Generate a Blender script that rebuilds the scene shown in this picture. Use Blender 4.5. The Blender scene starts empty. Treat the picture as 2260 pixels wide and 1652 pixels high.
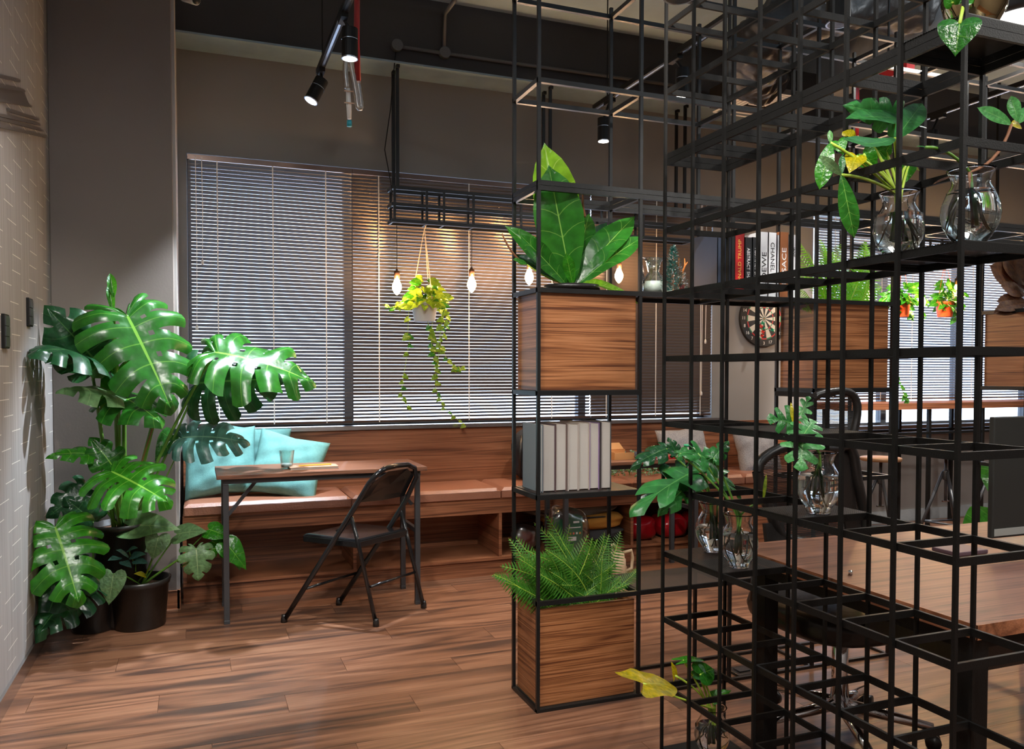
import bpy, bmesh, math, random
from mathutils import Vector, Matrix, Quaternion
R = math.radians
PI = math.pi
SC = bpy.context.scene
COL = SC.collection
random.seed(7)

# ------------------------------------------------------------------ camera
EYE = Vector((0, 0, 1.3))
YAW, PITCH, ROLL, FPX, CPX, CPY = R(21.19626), R(-1.65856), R(.054328), 1789.67, 1130.0, 872.67
_f = Vector((math.sin(YAW), math.cos(YAW), 0)); _r = Vector((math.cos(YAW), -math.sin(YAW), 0)); _u = Vector((0, 0, 1))
FW = _f * math.cos(PITCH) + _u * math.sin(PITCH)
_u2 = _u * math.cos(PITCH) - _f * math.sin(PITCH)
RT = _r * math.cos(ROLL) + _u2 * math.sin(ROLL)
UP = -_r * math.sin(ROLL) + _u2 * math.cos(ROLL)
cam_d = bpy.data.cameras.new('camera'); cam = bpy.data.objects.new('camera', cam_d); COL.objects.link(cam)
cam.matrix_world = Matrix(((RT.x, UP.x, -FW.x, EYE.x), (RT.y, UP.y, -FW.y, EYE.y), (RT.z, UP.z, -FW.z, EYE.z), (0, 0, 0, 1)))
cam_d.sensor_fit = 'HORIZONTAL'; cam_d.sensor_width = 36.0
cam_d.lens = 36.0 * FPX / 2260.0
cam_d.shift_x = 0.0
cam_d.shift_y = (CPY - 826.0) / 2260.0
cam_d.clip_start = 0.05; cam_d.clip_end = 200
SC.camera = cam

# ------------------------------------------------------------------ view, world, lamps
vs = SC.view_settings
vs.view_transform = 'Standard'; vs.look = 'None'; vs.gamma = 1.0; vs.use_curve_mapping = False
vs.exposure = 0.72
SC.cycles.use_denoising = True
SC.cycles.max_bounces = 12
SC.cycles.transmission_bounces = 12
SC.cycles.transparent_max_bounces = 24
SC.cycles.sample_clamp_indirect = 6.0
SC.cycles.caustics_refractive = False
SC.cycles.caustics_reflective = False

world = bpy.data.worlds.new('daylight'); SC.world = world; world.use_nodes = True
wn = world.node_tree.nodes; wl = world.node_tree.links
bg = wn['Background']
tc = wn.new('ShaderNodeTexCoord'); sx = wn.new('ShaderNodeSeparateXYZ'); rp = wn.new('ShaderNodeValToRGB')
wl.new(tc.outputs['Generated'], sx.inputs[0]); wl.new(sx.outputs['Z'], rp.inputs[0])
rp.color_ramp.elements[0].position = 0.0; rp.color_ramp.elements[0].color = (.62, .74, .92, 1)
rp.color_ramp.elements[1].position = 0.6; rp.color_ramp.elements[1].color = (.50, .70, 1.0, 1)
wl.new(rp.outputs[0], bg.inputs[0]); bg.inputs[1].default_value = 4.8

def lamp(kind, loc, energy, color, target=None, **kw):
    d = bpy.data.lights.new('lamp_light', kind); d.energy = energy; d.color = color
    for k, v in kw.items(): setattr(d, k, v)
    o = bpy.data.objects.new('lamp_light', d); COL.objects.link(o); o.location = loc
    if target is not None:
        o.rotation_euler = (Vector(target) - Vector(loc)).to_track_quat('-Z', 'Y').to_euler()
    return o
NEUT = (1.0, .95, .88); WARM = (1.0, .58, .26); COOL = (.80, .90, 1.0)
# first the round ceiling lamp in view, then added fill lamps (housings built below)
PANELS = [(3.62, 2.72, 2.95), (1.0, .2, 2.95), (-.1, 1.9, 3.2), (3.4, .3, 2.95), (6.4, 2.2, 2.95), (1.2, -1.2, 2.95)]
for p in PANELS:
    lamp('AREA', (p[0], p[1], p[2] - .03), 20, NEUT, (p[0], p[1], 0), shape='DISK', size=.3)
    lamp('AREA', (p[0], p[1], p[2] + .10), 10, (.88, .95, 1.0), (p[0], p[1], 5), shape='DISK', size=.36)   # added uplights to brighten the ceiling slab and beams
# track spots, then added unseen fill spots: (lens position, target, energy)
SPOTS = [((.69, 3.92, 2.78), (.55, 4.25, 0), 75), ((.58, 4.60, 2.78), (-.12, 4.48, .55), 330),
         ((2.36, 4.52, 2.62), (2.3, 4.5, 0), 60), ((2.45, 3.72, 2.78), (2.2, 3.6, 0), 60),
         ((4.5, 4.0, 2.72), (5.5, 5.3, .5), 200), ((4.62, 4.85, 2.66), (4.5, 5.3, .9), 40),
         ((1.95, 2.15, 3.02), (2.3, 2.2, 0), 8), ((3.0, 2.3, 3.05), (2.8, 2.2, 0), 8),
         ((.25, .7, 2.85), (1.5, 2.85, 1.35), 95), ((-.05, 1.6, 2.9), (.9, 3.4, .3), 35), ((.9, -.3, 2.85), (2.2, 2.6, 1.1), 22),  # added fill spots near the camera, without fixtures
         ((.25, 2.4, 2.9), (-.75, 3.9, 1.0), 70), ((.9, 1.6, 2.95), (1.98, 2.93, 1.75), 150)]  # added left-wall wash and upper-shelf spot, without fixtures
for i, (a, b, e) in enumerate(SPOTS):
    lamp('SPOT', a, e, COOL if i == 1 else NEUT, b, spot_size=R(62 if i < len(SPOTS) - 1 else 26), spot_blend=.6, shadow_soft_size=.03)
# daylight portals at the two windows
for (x0, x1, z0, z1) in ((-.05, 3.75, .95, 2.63), (4.73, 8.9, .84, 2.63)):
    o = lamp('AREA', ((x0 + x1) / 2, 5.62, (z0 + z1) / 2), 1, (1, 1, 1), ((x0 + x1) / 2, 0, (z0 + z1) / 2), shape='RECTANGLE', size=x1 - x0)
    o.data.size_y = z1 - z0; o.data.cycles.is_portal = True
# low sun over the street, raking through the blinds
sun = bpy.data.lights.new('sun', 'SUN'); sun.energy = 2.5; sun.angle = R(1.5); sun.color = (.78, .88, 1.0)
so = bpy.data.objects.new('sun', sun); COL.objects.link(so); so.location = (2, 12, 6)
so.rotation_euler = (Vector((-.25, -1.0, -.85))).to_track_quat('-Z', 'Y').to_euler()

# ------------------------------------------------------------------ helpers
def ray(x, y):
    return RT * ((x - CPX) / FPX) - UP * ((y - CPY) / FPX) + FW
def at(x, y, ax, v):
    i = 'XYZ'.index(ax); d = ray(x, y); t = (v - EYE[i]) / d[i]
    return EYE + d * t

class MB:
    def __init__(s): s.v = []; s.f = []; s.uv = {}; s.mi = []
    def add(s, vs, fs, m=0, uv=None):
        b = len(s.v); s.v += [tuple(v) for v in vs]
        for k, f in enumerate(fs):
            s.f.append(tuple(i + b for i in f)); s.mi.append(m)
            if uv: s.uv[len(s.f) - 1] = [uv[i] for i in f]
        return s
    def box(s, x0, x1, y0, y1, z0, z1, m=0):
        v = [(x, y, z) for x in (x0, x1) for y in (y0, y1) for z in (z0, z1)]
        return s.add(v, [(0, 1, 3, 2), (4, 6, 7, 5), (0, 4, 5, 1), (2, 3, 7, 6), (0, 2, 6, 4), (1, 5, 7, 3)], m)
    def hexa(s, lo, hi, z0, z1, m=0):
        v = [(x, y, z0) for x, y in lo] + [(x, y, z1) for x, y in hi]; n = len(lo)
        return s.add(v, [tuple(range(n))[::-1], tuple(range(n, 2 * n))] + [(i, (i + 1) % n, n + (i + 1) % n, n + i) for i in range(n)], m)
    def bar(s, a, b, w, h, up=(0, 0, 1), m=0):
        a = Vector(a); b = Vector(b); d = (b - a).normalized(); u = Vector(up)
        if abs(d.dot(u)) > .95: u = Vector((1, 0, 0))
        l = d.cross(u).normalized(); u = l.cross(d).normalized()
        v = [p + l * (w / 2 * i) + u * (h / 2 * j) for p in (a, b) for i in (-1, 1) for j in (-1, 1)]
        return s.add(v, [(0, 1, 3, 2), (4, 6, 7, 5), (0, 4, 5, 1), (2, 3, 7, 6), (0, 2, 6, 4), (1, 5, 7, 3)], m)
    def tube(s, pts, r, n=8, cap=True, m=0):
        pts = [Vector(p) for p in pts]; k = len(pts)
        rs = r if isinstance(r, (list, tuple)) else [r] * k
        prev = None; rings = []
        for i, p in enumerate(pts):
            d = (pts[min(i + 1, k - 1)] - pts[max(i - 1, 0)]).normalized()
            if prev is None:
                u = Vector((0, 0, 1)) if abs(d.z) < .9 else Vector((1, 0, 0))
                l = d.cross(u).normalized()
            else:
                l = (prev - d * prev.dot(d)).normalized()
            prev = l; q = d.cross(l)
            rings.append([p + (l * math.cos(2 * PI * j / n) + q * math.sin(2 * PI * j / n)) * rs[i] for j in range(n)])
        v = [x for g in rings for x in g]
        f = [(i * n + j, i * n + (j + 1) % n, (i + 1) * n + (j + 1) % n, (i + 1) * n + j) for i in range(k - 1) for j in range(n)]
        if cap: f += [tuple(range(n))[::-1], tuple((k - 1) * n + j for j in range(n))]
        return s.add(v, f, m)
    def lathe(s, prof, c=(0, 0, 0), n=32, m=0, closed=False):
        c = Vector(c); v = [c + Vector((r * math.cos(2 * PI * j / n), r * math.sin(2 * PI * j / n), z)) for r, z in prof for j in range(n)]
        k = len(prof)
        f = [(i * n + j, i * n + (j + 1) % n, (i + 1) * n + (j + 1) % n, (i + 1) * n + j) for i in range(k - 1) for j in range(n)]
        if closed:
            f += [((k - 1) * n + j, (k - 1) * n + (j + 1) % n, (j + 1) % n, j) for j in range(n)]
        else:
            f += [tuple(range(n))[::-1], tuple((k - 1) * n + j for j in range(n))]
        return s.add(v, f, m)
    def prism(s, outline, o, ax, ay, th, m=0):
        o = Vector(o); ax = Vector(ax); ay = Vector(ay); nz = ax.cross(ay).normalized() * th; n = len(outline)
        v = [o + ax * p + ay * q for p, q in outline] + [o + ax * p + ay * q + nz for p, q in outline]
        return s.add(v, [tuple(range(n))[::-1], tuple(range(n, 2 * n))] + [(i, (i + 1) % n, n + (i + 1) % n, n + i) for i in range(n)], m)
    def grid(s, fn, nu, nv, m=0):
        v = [fn(i / nu, j / nv) for i in range(nu + 1) for j in range(nv + 1)]
        uv = [(i / nu, j / nv) for i in range(nu + 1) for j in range(nv + 1)]
        w = nv + 1
        return s.add(v, [(i * w + j, (i + 1) * w + j, (i + 1) * w + j + 1, i * w + j + 1) for i in range(nu) for j in range(nv)], m, uv)
    def mesh(s, name, mats, smooth=False):
        me = bpy.data.meshes.new(name); me.from_pydata(s.v, [], s.f)
        for m in (mats if isinstance(mats, (list, tuple)) else [mats]): me.materials.append(m)
        if any(s.mi): me.polygons.foreach_set('material_index', s.mi)
        if s.uv:
            ul = me.uv_layers.new(name='UVMap')
            for p in me.polygons:
                if p.index in s.uv:
                    for li, c in zip(p.loop_indices, s.uv[p.index]): ul.data[li].uv = c
        if smooth: me.polygons.foreach_set('use_smooth', [True] * len(me.polygons))
        me.update(); return me
    def build(s, name, mats, parent=None, smooth=False, bevel=0, kind=None, label=None):
        o = put(name, s.mesh(name, mats, smooth), parent, kind, label)
        if bevel:
            b = o.modifiers.new('edge', 'BEVEL'); b.width = bevel; b.segments = 2; b.limit_method = 'ANGLE'
        return o

def put(name, me, parent=None, kind=None, label=None, M=None):
    o = bpy.data.objects.new(name, me); COL.objects.link(o)
    if parent is not None:
        o.parent = parent
        if parent.type == 'EMPTY': o.matrix_parent_inverse = Matrix.Translation(-parent.location)
    if M is not None: o.matrix_basis = M
    if kind: o['kind'] = kind
    if label: o['label'] = label
    return o
def thing(name, label, cat, loc, group=None):
    o = bpy.data.objects.new(name, None); COL.objects.link(o); o.location = loc; o.empty_display_size = .05
    o['label'] = label; o['category'] = cat
    if group: o['group'] = group
    return o
def tag(o, label, cat, group=None):
    o['label'] = label; o['category'] = cat
    if group: o['group'] = group
    return o
def bez(a, b, c, n=10):
    a, b, c = Vector(a), Vector(b), Vector(c)
    return [a * (1 - t) ** 2 + b * 2 * t * (1 - t) + c * t * t for t in [i / n for i in range(n + 1)]]

# ------------------------------------------------------------------ materials
def nodes(name):
    m = bpy.data.materials.new(name); m.use_nodes = True
    nt = m.node_tree; return m, nt, nt.nodes, nt.links, nt.nodes['Principled BSDF']
def mat(name, col, rough=.5, metal=0, bump=0, bscale=60, var=0, vscale=4, spec=None, emit=None, estr=0, trans=0, alpha=None):
    m, nt, N, L, P = nodes(name)
    P.inputs['Base Color'].default_value = (*col, 1); P.inputs['Roughness'].default_value = rough; P.inputs['Metallic'].default_value = metal
    if spec is not None: P.inputs['Specular IOR Level'].default_value = spec
    if emit: P.inputs['Emission Color'].default_value = (*emit, 1); P.inputs['Emission Strength'].default_value = estr
    if trans: P.inputs['Transmission Weight'].default_value = trans
    if alpha is not None: P.inputs['Alpha'].default_value = alpha
    if var or bump: T = N.new('ShaderNodeTexCoord')
    if var:
        n = N.new('ShaderNodeTexNoise'); n.inputs['Scale'].default_value = vscale; n.inputs['Detail'].default_value = 6
        r = N.new('ShaderNodeValToRGB'); r.color_ramp.elements[0].position = .3; r.color_ramp.elements[1].position = .7
        r.color_ramp.elements[0].color = (*[c * (1 - var) for c in col], 1); r.color_ramp.elements[1].color = (*[min(1, c * (1 + var)) for c in col], 1)
        L.new(T.outputs['Object'], n.inputs['Vector']); L.new(n.outputs['Fac'], r.inputs[0]); L.new(r.outputs[0], P.inputs['Base Color'])
    if bump:
        n2 = N.new('ShaderNodeTexNoise'); n2.inputs['Scale'].default_value = bscale; n2.inputs['Detail'].default_value = 4
        b = N.new('ShaderNodeBump'); b.inputs['Strength'].default_value = bump; b.inputs['Distance'].default_value = .01
        L.new(T.outputs['Object'], n2.inputs['Vector']); L.new(n2.outputs['Fac'], b.inputs['Height']); L.new(b.outputs[0], P.inputs['Normal'])
    return m
def wood(name, dark, mid, light, scale=(1.1, 1.1, 16), rough=.35, dist=1.2, rnd=.0, fine=True):
    m, nt, N, L, P = nodes(name)
    T = N.new('ShaderNodeTexCoord'); mp = N.new('ShaderNodeMapping'); mp.inputs['Scale'].default_value = scale
    src = T.outputs['Object']
    if rnd:
        oi = N.new('ShaderNodeObjectInfo'); va = N.new('ShaderNodeVectorMath'); va.operation = 'ADD'
        cx = N.new('ShaderNodeCombineXYZ'); mu = N.new('ShaderNodeMath'); mu.operation = 'MULTIPLY'; mu.inputs[1].default_value = 40
        L.new(oi.outputs['Random'], mu.inputs[0]); L.new(mu.outputs[0], cx.inputs[0]); L.new(mu.outputs[0], cx.inputs[2])
        L.new(T.outputs['Object'], va.inputs[0]); L.new(cx.outputs[0], va.inputs[1]); src = va.outputs[0]
    L.new(src, mp.inputs['Vector'])
    n = N.new('ShaderNodeTexNoise'); n.inputs['Scale'].default_value = 1.0; n.inputs['Detail'].default_value = 5; n.inputs['Roughness'].default_value = .62
    n.inputs['Distortion'].default_value = dist
    L.new(mp.outputs[0], n.inputs['Vector'])
    # broad warped rings
    mp3 = N.new('ShaderNodeMapping'); mp3.inputs['Scale'].default_value = [c * .35 for c in scale]
    L.new(src, mp3.inputs['Vector'])
    n3 = N.new('ShaderNodeTexNoise'); n3.inputs['Scale'].default_value = 1; n3.inputs['Detail'].default_value = 2; n3.inputs['Distortion'].default_value = .6
    L.new(mp3.outputs[0], n3.inputs['Vector'])
    rg = N.new('ShaderNodeMath'); rg.operation = 'MULTIPLY'; rg.inputs[1].default_value = 13
    L.new(n3.outputs['Fac'], rg.inputs[0])
    pp = N.new('ShaderNodeMath'); pp.operation = 'PINGPONG'; pp.inputs[1].default_value = .5; L.new(rg.outputs[0], pp.inputs[0])
    mx0 = N.new('ShaderNodeMath'); mx0.operation = 'MULTIPLY_ADD'; mx0.inputs[1].default_value = .5
    L.new(pp.outputs[0], mx0.inputs[0]); L.new(n.outputs['Fac'], mx0.inputs[2])
    r = N.new('ShaderNodeValToRGB'); e = r.color_ramp.elements
    e[0].position = .42; e[0].color = (*dark, 1); e[1].position = .86; e[1].color = (*light, 1); k = e.new(.62); k.color = (*mid, 1)
    L.new(mx0.outputs[0], r.inputs[0])
    out = r.outputs[0]
    if fine:
        mp2 = N.new('ShaderNodeMapping'); mp2.inputs['Scale'].default_value = [c * (6 if c < 5 else 16) for c in scale]
        n2 = N.new('ShaderNodeTexNoise'); n2.inputs['Scale'].default_value = 1; n2.inputs['Detail'].default_value = 3
        L.new(src, mp2.inputs['Vector']); L.new(mp2.outputs[0], n2.inputs['Vector'])
        mr = N.new('ShaderNodeMapRange'); mr.inputs[1].default_value = .3; mr.inputs[2].default_value = .7; mr.inputs[3].default_value = .72; mr.inputs[4].default_value = 1.2
        L.new(n2.outputs['Fac'], mr.inputs[0])
        mm = N.new('ShaderNodeVectorMath'); mm.operation = 'SCALE'; L.new(out, mm.inputs[0]); L.new(mr.outputs[0], mm.inputs['Scale']); out = mm.outputs[0]
    if rnd:
        mr2 = N.new('ShaderNodeMapRange'); mr2.inputs[3].default_value = 1 - rnd; mr2.inputs[4].default_value = 1 + rnd
        L.new(oi.outputs['Random'], mr2.inputs[0])
        m2 = N.new('ShaderNodeVectorMath'); m2.operation = 'SCALE'; L.new(out, m2.inputs[0]); L.new(mr2.outputs[0], m2.inputs['Scale']); out = m2.outputs[0]
    L.new(out, P.inputs['Base Color']); P.inputs['Roughness'].default_value = rough
    b = N.new('ShaderNodeBump'); b.inputs['Strength'].default_value = .15; b.inputs['Distance'].default_value = .003
    L.new(n.outputs['Fac'], b.inputs['Height']); L.new(b.outputs[0], P.inputs['Normal'])
    return m
def leafmat(name, col, vein, under=None, gloss=.26, transl=.3, patch=None):
    m, nt, N, L, P = nodes(name)
    uv = N.new('ShaderNodeUVMap'); s = N.new('ShaderNodeSeparateXYZ'); L.new(uv.outputs[0], s.inputs[0])
    def M2(op, a, b=None, c=None):
        q = N.new('ShaderNodeMath'); q.operation = op
        for i, x in enumerate((a, b, c)):
            if x is None: continue
            if isinstance(x, (int, float)): q.inputs[i].default_value = x
            else: L.new(x, q.inputs[i])
        return q.outputs[0]
    lat = M2('ABSOLUTE', M2('SUBTRACT', s.outputs['X'], .5))
    wv = M2('MULTIPLY_ADD', s.outputs['Y'], -.022, .03)
    v1 = M2('LESS_THAN', lat, wv)
    v2 = M2('LESS_THAN', s.outputs['Y'], .026)
    vm = M2('MAXIMUM', M2('MULTIPLY', v1, .45), v2)
    T = N.new('ShaderNodeTexCoord'); n = N.new('ShaderNodeTexNoise'); n.inputs['Scale'].default_value = 9; n.inputs['Detail'].default_value = 4
    L.new(T.outputs['Object'], n.inputs['Vector'])
    r = N.new('ShaderNodeValToRGB'); r.color_ramp.elements[0].position = .35; r.color_ramp.elements[1].position = .7
    r.color_ramp.elements[0].color = (*[c * .72 for c in col], 1); r.color_ramp.elements[1].color = (*(patch or [min(1, c * 1.25) for c in col]), 1)
    L.new(n.outputs['Fac'], r.inputs[0])
    mx = N.new('ShaderNodeMix'); mx.data_type = 'RGBA'; L.new(vm, mx.inputs[0]); L.new(r.outputs[0], mx.inputs[6]); mx.inputs[7].default_value = (*vein, 1)
    L.new(mx.outputs[2], P.inputs['Base Color']); P.inputs['Roughness'].default_value = gloss; P.inputs['Specular IOR Level'].default_value = .5
    nb_ = N.new('ShaderNodeTexNoise'); nb_.inputs['Scale'].default_value = 9; L.new(T.outputs['Object'], nb_.inputs['Vector'])
    bu = N.new('ShaderNodeBump'); bu.inputs['Strength'].default_value = .16; bu.inputs['Distance'].default_value = .02; L.new(nb_.outputs['Fac'], bu.inputs['Height']); L.new(bu.outputs[0], P.inputs['Normal'])
    tl = N.new('ShaderNodeBsdfTranslucent'); ms = N.new('ShaderNodeMixShader'); ms.inputs[0].default_value = transl
    hs = N.new('ShaderNodeHueSaturation'); hs.inputs['Value'].default_value = 1.6; hs.inputs['Hue'].default_value = .48
    L.new(mx.outputs[2], hs.inputs['Color']); L.new(hs.outputs[0], tl.inputs[0])
    L.new(P.outputs[0], ms.inputs[1]); L.new(tl.outputs[0], ms.inputs[2]); L.new(ms.outputs[0], N['Material Output'].inputs[0])
    return m
def glassmat(name, col=(1, 1, 1), rough=0.0, ior=1.45):
    m, nt, N, L, P = nodes(name)
    N.remove(P); g = N.new('ShaderNodeBsdfGlass'); g.inputs['Color'].default_value = (*col, 1); g.inputs['Roughness'].default_value = rough; g.inputs['IOR'].default_value = ior
    L.new(g.outputs[0], N['Material Output'].inputs[0]); return m
def panemat(name, col=(1, 1, 1), gl=.08, rough=.02):
    m, nt, N, L, P = nodes(name); N.remove(P)
    t = N.new('ShaderNodeBsdfTransparent'); t.inputs[0].default_value = (*col, 1); g = N.new('ShaderNodeBsdfGlossy'); g.inputs['Roughness'].default_value = rough
    x = N.new('ShaderNodeMixShader'); lw = N.new('ShaderNodeLayerWeight'); lw.inputs[0].default_value = .35
    mu = N.new('ShaderNodeMath'); mu.operation = 'MULTIPLY_ADD'; mu.inputs[1].default_value = .7; mu.inputs[2].default_value = gl
    L.new(lw.outputs['Facing'], mu.inputs[0]); L.new(mu.outputs[0], x.inputs[0])
    L.new(t.outputs[0], x.inputs[1]); L.new(g.outputs[0], x.inputs[2]); L.new(x.outputs[0], N['Material Output'].inputs[0]); return m
def perfmat(name, col, pitch=.0068, hole=.32):
    m, nt, N, L, P = nodes(name)
    P.inputs['Base Color'].default_value = (*col, 1); P.inputs['Roughness'].default_value = .4
    T = N.new('ShaderNodeTexCoord'); v = N.new('ShaderNodeVectorMath'); v.operation = 'SCALE'; v.inputs['Scale'].default_value = 1 / pitch
    fr = N.new('ShaderNodeVectorMath'); fr.operation = 'FRACTION'; sb = N.new('ShaderNodeVectorMath'); sb.operation = 'SUBTRACT'; sb.inputs[1].default_value = (.5, .5, 0)
    ml = N.new('ShaderNodeVectorMath'); ml.operation = 'MULTIPLY'; ml.inputs[1].default_value = (1, 1, 0)
    ln = N.new('ShaderNodeVectorMath'); ln.operation = 'LENGTH'; gt = N.new('ShaderNodeMath'); gt.operation = 'GREATER_THAN'; gt.inputs[1].default_value = hole
    L.new(T.outputs['Object'], v.inputs[0]); L.new(v.outputs[0], fr.inputs[0]); L.new(fr.outputs[0], sb.inputs[0]); L.new(sb.outputs[0], ml.inputs[0]); L.new(ml.outputs[0], ln.inputs[0])
    L.new(ln.outputs['Value'], gt.inputs[0]); L.new(gt.outputs[0], P.inputs['Alpha'])
    return m
M = {}
M['black'] = mat('black_powder_coat', (.006, .0055, .005), .5, spec=.22, bump=.1, bscale=300)
M['rackb'] = mat('black_rack_coat', (.009, .009, .009), .34, spec=.4, bump=.08, bscale=250)
M['perf'] = perfmat('perforated_steel', (.02, .019, .018))
M['walnut'] = wood('walnut_veneer', (.11, .035, .014), (.30, .115, .042), (.43, .185, .08), (1.0, 1.0, 52), .33, 1.3)
M['bench_wood'] = wood('bench_walnut', (.10, .034, .016), (.27, .10, .045), (.36, .145, .07), (.7, .7, 34), .4, .9)
M['desk_wood'] = wood('desk_walnut', (.085, .034, .019), (.19, .078, .042), (.24, .106, .06), (1.2, 40, 40), .45)
M['edge_wood'] = wood('walnut_edging', (.16, .055, .025), (.32, .12, .055), (.40, .16, .08), (12, 1.5, 22), .35)
M['plank'] = wood('floor_plank', (.070, .037, .026), (.205, .093, .052), (.30, .150, .088), (.7, 7, 7), .33, .5, .12)
M['inner_wood'] = mat('pale_planter_lining', (.50, .33, .22), .6, var=.15)
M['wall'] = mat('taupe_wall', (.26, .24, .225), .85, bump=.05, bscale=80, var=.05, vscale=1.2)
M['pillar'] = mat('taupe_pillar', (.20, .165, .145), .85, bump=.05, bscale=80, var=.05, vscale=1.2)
M['trimgrey'] = mat('plaster_reveal', (.36, .33, .31), .7, var=.06)
M['beam'] = mat('dark_painted_beam', (.036, .034, .036), .8, bump=.1, bscale=40, var=.12, vscale=2)
M['soffit'] = mat('grey_plaster_soffit', (.24, .33, .40), .85, bump=.1, bscale=30, var=.12, vscale=5)
M['slab'] = mat('concrete_ceiling', (.34, .45, .55), .85, bump=.15, bscale=25, var=.12, vscale=3)
M['steel'] = mat('brushed_steel', (.6, .6, .62), .25, 1.0)
M['chrome'] = mat('chrome', (.8, .8, .82), .08, 1.0)
M['slat'] = mat('blind_slat_brown', (.19, .175, .17), .33, .35)
M['slatb'] = mat('blind_slat_warm', (.15, .115, .095), .33, .3)
M['slat2'] = mat('blind_slat_light', (.30, .29, .29), .36, .2)
M['cord'] = mat('pale_blind_cord', (.80, .76, .72), .8)
M['rail'] = mat('bronze_headrail', (.14, .085, .065), .22, .6)
M['leather'] = mat('tan_leatherette', (.30, .125, .075), .38, bump=.2, bscale=120, var=.08, vscale=8)
M['teal'] = mat('aqua_linen', (.15, .38, .37), .9, bump=.35, bscale=420, var=.08, vscale=60)
M['greyfab'] = mat('grey_tweed', (.33, .32, .33), .95, bump=.5, bscale=380, var=.28, vscale=160)
M['gloss_black'] = mat('glossy_black_enamel', (.010, .010, .011), .16)
M['gunmetal'] = mat('gunmetal_table_steel', (.055, .057, .062), .35, .3)
M['plastic'] = mat('black_nursery_plastic', (.014, .012, .011), .34, bump=.1, bscale=60, var=.3, vscale=10)
M['soil'] = mat('bark_mulch', (.16, .075, .04), .95, bump=.9, bscale=90, var=.5, vscale=40)
M['white'] = mat('white_plastic', (.78, .76, .73), .45)
M['whitepot'] = mat('matte_white_pot', (.72, .74, .72), .5)
M['terra'] = mat('orange_plastic_pot', (.62, .10, .03), .4)
M['rope'] = mat('cotton_rope', (.62, .50, .36), .9, bump=.4, bscale=300)
M['red'] = mat('red_pipe_paint', (.42, .02, .025), .35)
M['darkcloth'] = mat('navy_backpack_cloth', (.022, .026, .036), .75, bump=.3, bscale=200)
M['glass'] = glassmat('clear_glass')
M['thin'] = panemat('thin_glass', (.93, .97, .95), .06)
M['water'] = glassmat('vase_water', (.97, 1, .98), 0, 1.33)
M['gold'] = mat('amber_mirror_glass', (.55, .42, .22), .06, 1.0)
M['stem'] = mat('green_stem', (.10, .24, .03), .45)
M['ystem'] = mat('lime_stem', (.40, .55, .06), .45)
M['bstem'] = mat('brown_stem', (.22, .09, .04), .6)
M['root'] = mat('pale_root', (.42, .33, .14), .7)
M['pages'] = mat('book_page_edges', (.42, .385, .35), .9, bump=.2, bscale=500)
M['window_frame'] = mat('window_frame_metal', (.10, .105, .115), .4, .3)
M['pane'] = panemat('window_pane', (.95, .97, 1), .02)
M['mesh_fab'] = perfmat('chair_mesh', (.010, .010, .010), .006, .36)
M['bulb'] = mat('lit_filament', (1, .6, .25), .5, emit=(1, .66, .32), estr=60)
M['bulbglass'] = mat('glowing_bulb_glass', (1, .8, .5), .1, emit=(1, .80, .50), estr=4.5)
M['lens'] = mat('lit_lens', (1, 1, 1), .3, emit=(1, .94, .86), estr=9)
M['panel'] = mat('lit_panel', (1, 1, 1), .3, emit=(1, .97, .92), estr=3)
M['copper'] = mat('brown_lamp_socket', (.10, .05, .03), .35, .5)
M['conduit'] = mat('conduit_grey', (.085, .085, .09), .5)
M['duct'] = mat('black_foil_duct', (.018, .018, .018), .45, 0, bump=.8, bscale=14)
M['concrete'] = mat('raw_concrete', (.20, .205, .21), .9, bump=.3, bscale=30, var=.2, vscale=5)
L_ = {}
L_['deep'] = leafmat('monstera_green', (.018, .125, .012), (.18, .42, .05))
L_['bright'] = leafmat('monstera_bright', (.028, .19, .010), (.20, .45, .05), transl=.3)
L_['dark'] = leafmat('monstera_dark', (.012, .065, .022), (.05, .16, .04))  # darker leaf green
L_['pale'] = leafmat('pale_grey_leaf', (.13, .25, .10), (.30, .42, .18), gloss=.4)
L_['blue'] = leafmat('glaucous_leaf', (.05, .14, .12), (.15, .28, .2), gloss=.35)
L_['lime'] = leafmat('lime_pothos', (.16, .34, .015), (.38, .55, .08), transl=.4, patch=(.34, .46, .03))
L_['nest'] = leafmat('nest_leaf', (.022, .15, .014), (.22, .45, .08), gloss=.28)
L_['nestb'] = leafmat('nest_leaf_bright', (.16, .42, .02), (.45, .65, .15), transl=.5)  # lighter, more translucent nest leaf green
L_['yellow'] = leafmat('yellowing_leaf', (.42, .40, .01), (.55, .55, .05), patch=(.62, .50, .01), transl=.4)
L_['philo'] = leafmat('philodendron_leaf', (.03, .17, .04), (.10, .32, .08), gloss=.3)
L_['philol'] = leafmat('philodendron_light', (.07, .30, .08), (.20, .45, .14), gloss=.35)
L_['burg'] = leafmat('burgundy_leaf', (.045, .012, .004), (.10, .03, .01), gloss=.62, patch=(.075, .03, .005), transl=.12)
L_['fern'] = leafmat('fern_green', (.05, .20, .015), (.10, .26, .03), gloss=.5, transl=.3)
L_['fernb'] = leafmat('fern_bright', (.14, .50, .02), (.25, .60, .04), gloss=.5, transl=.5)

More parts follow.
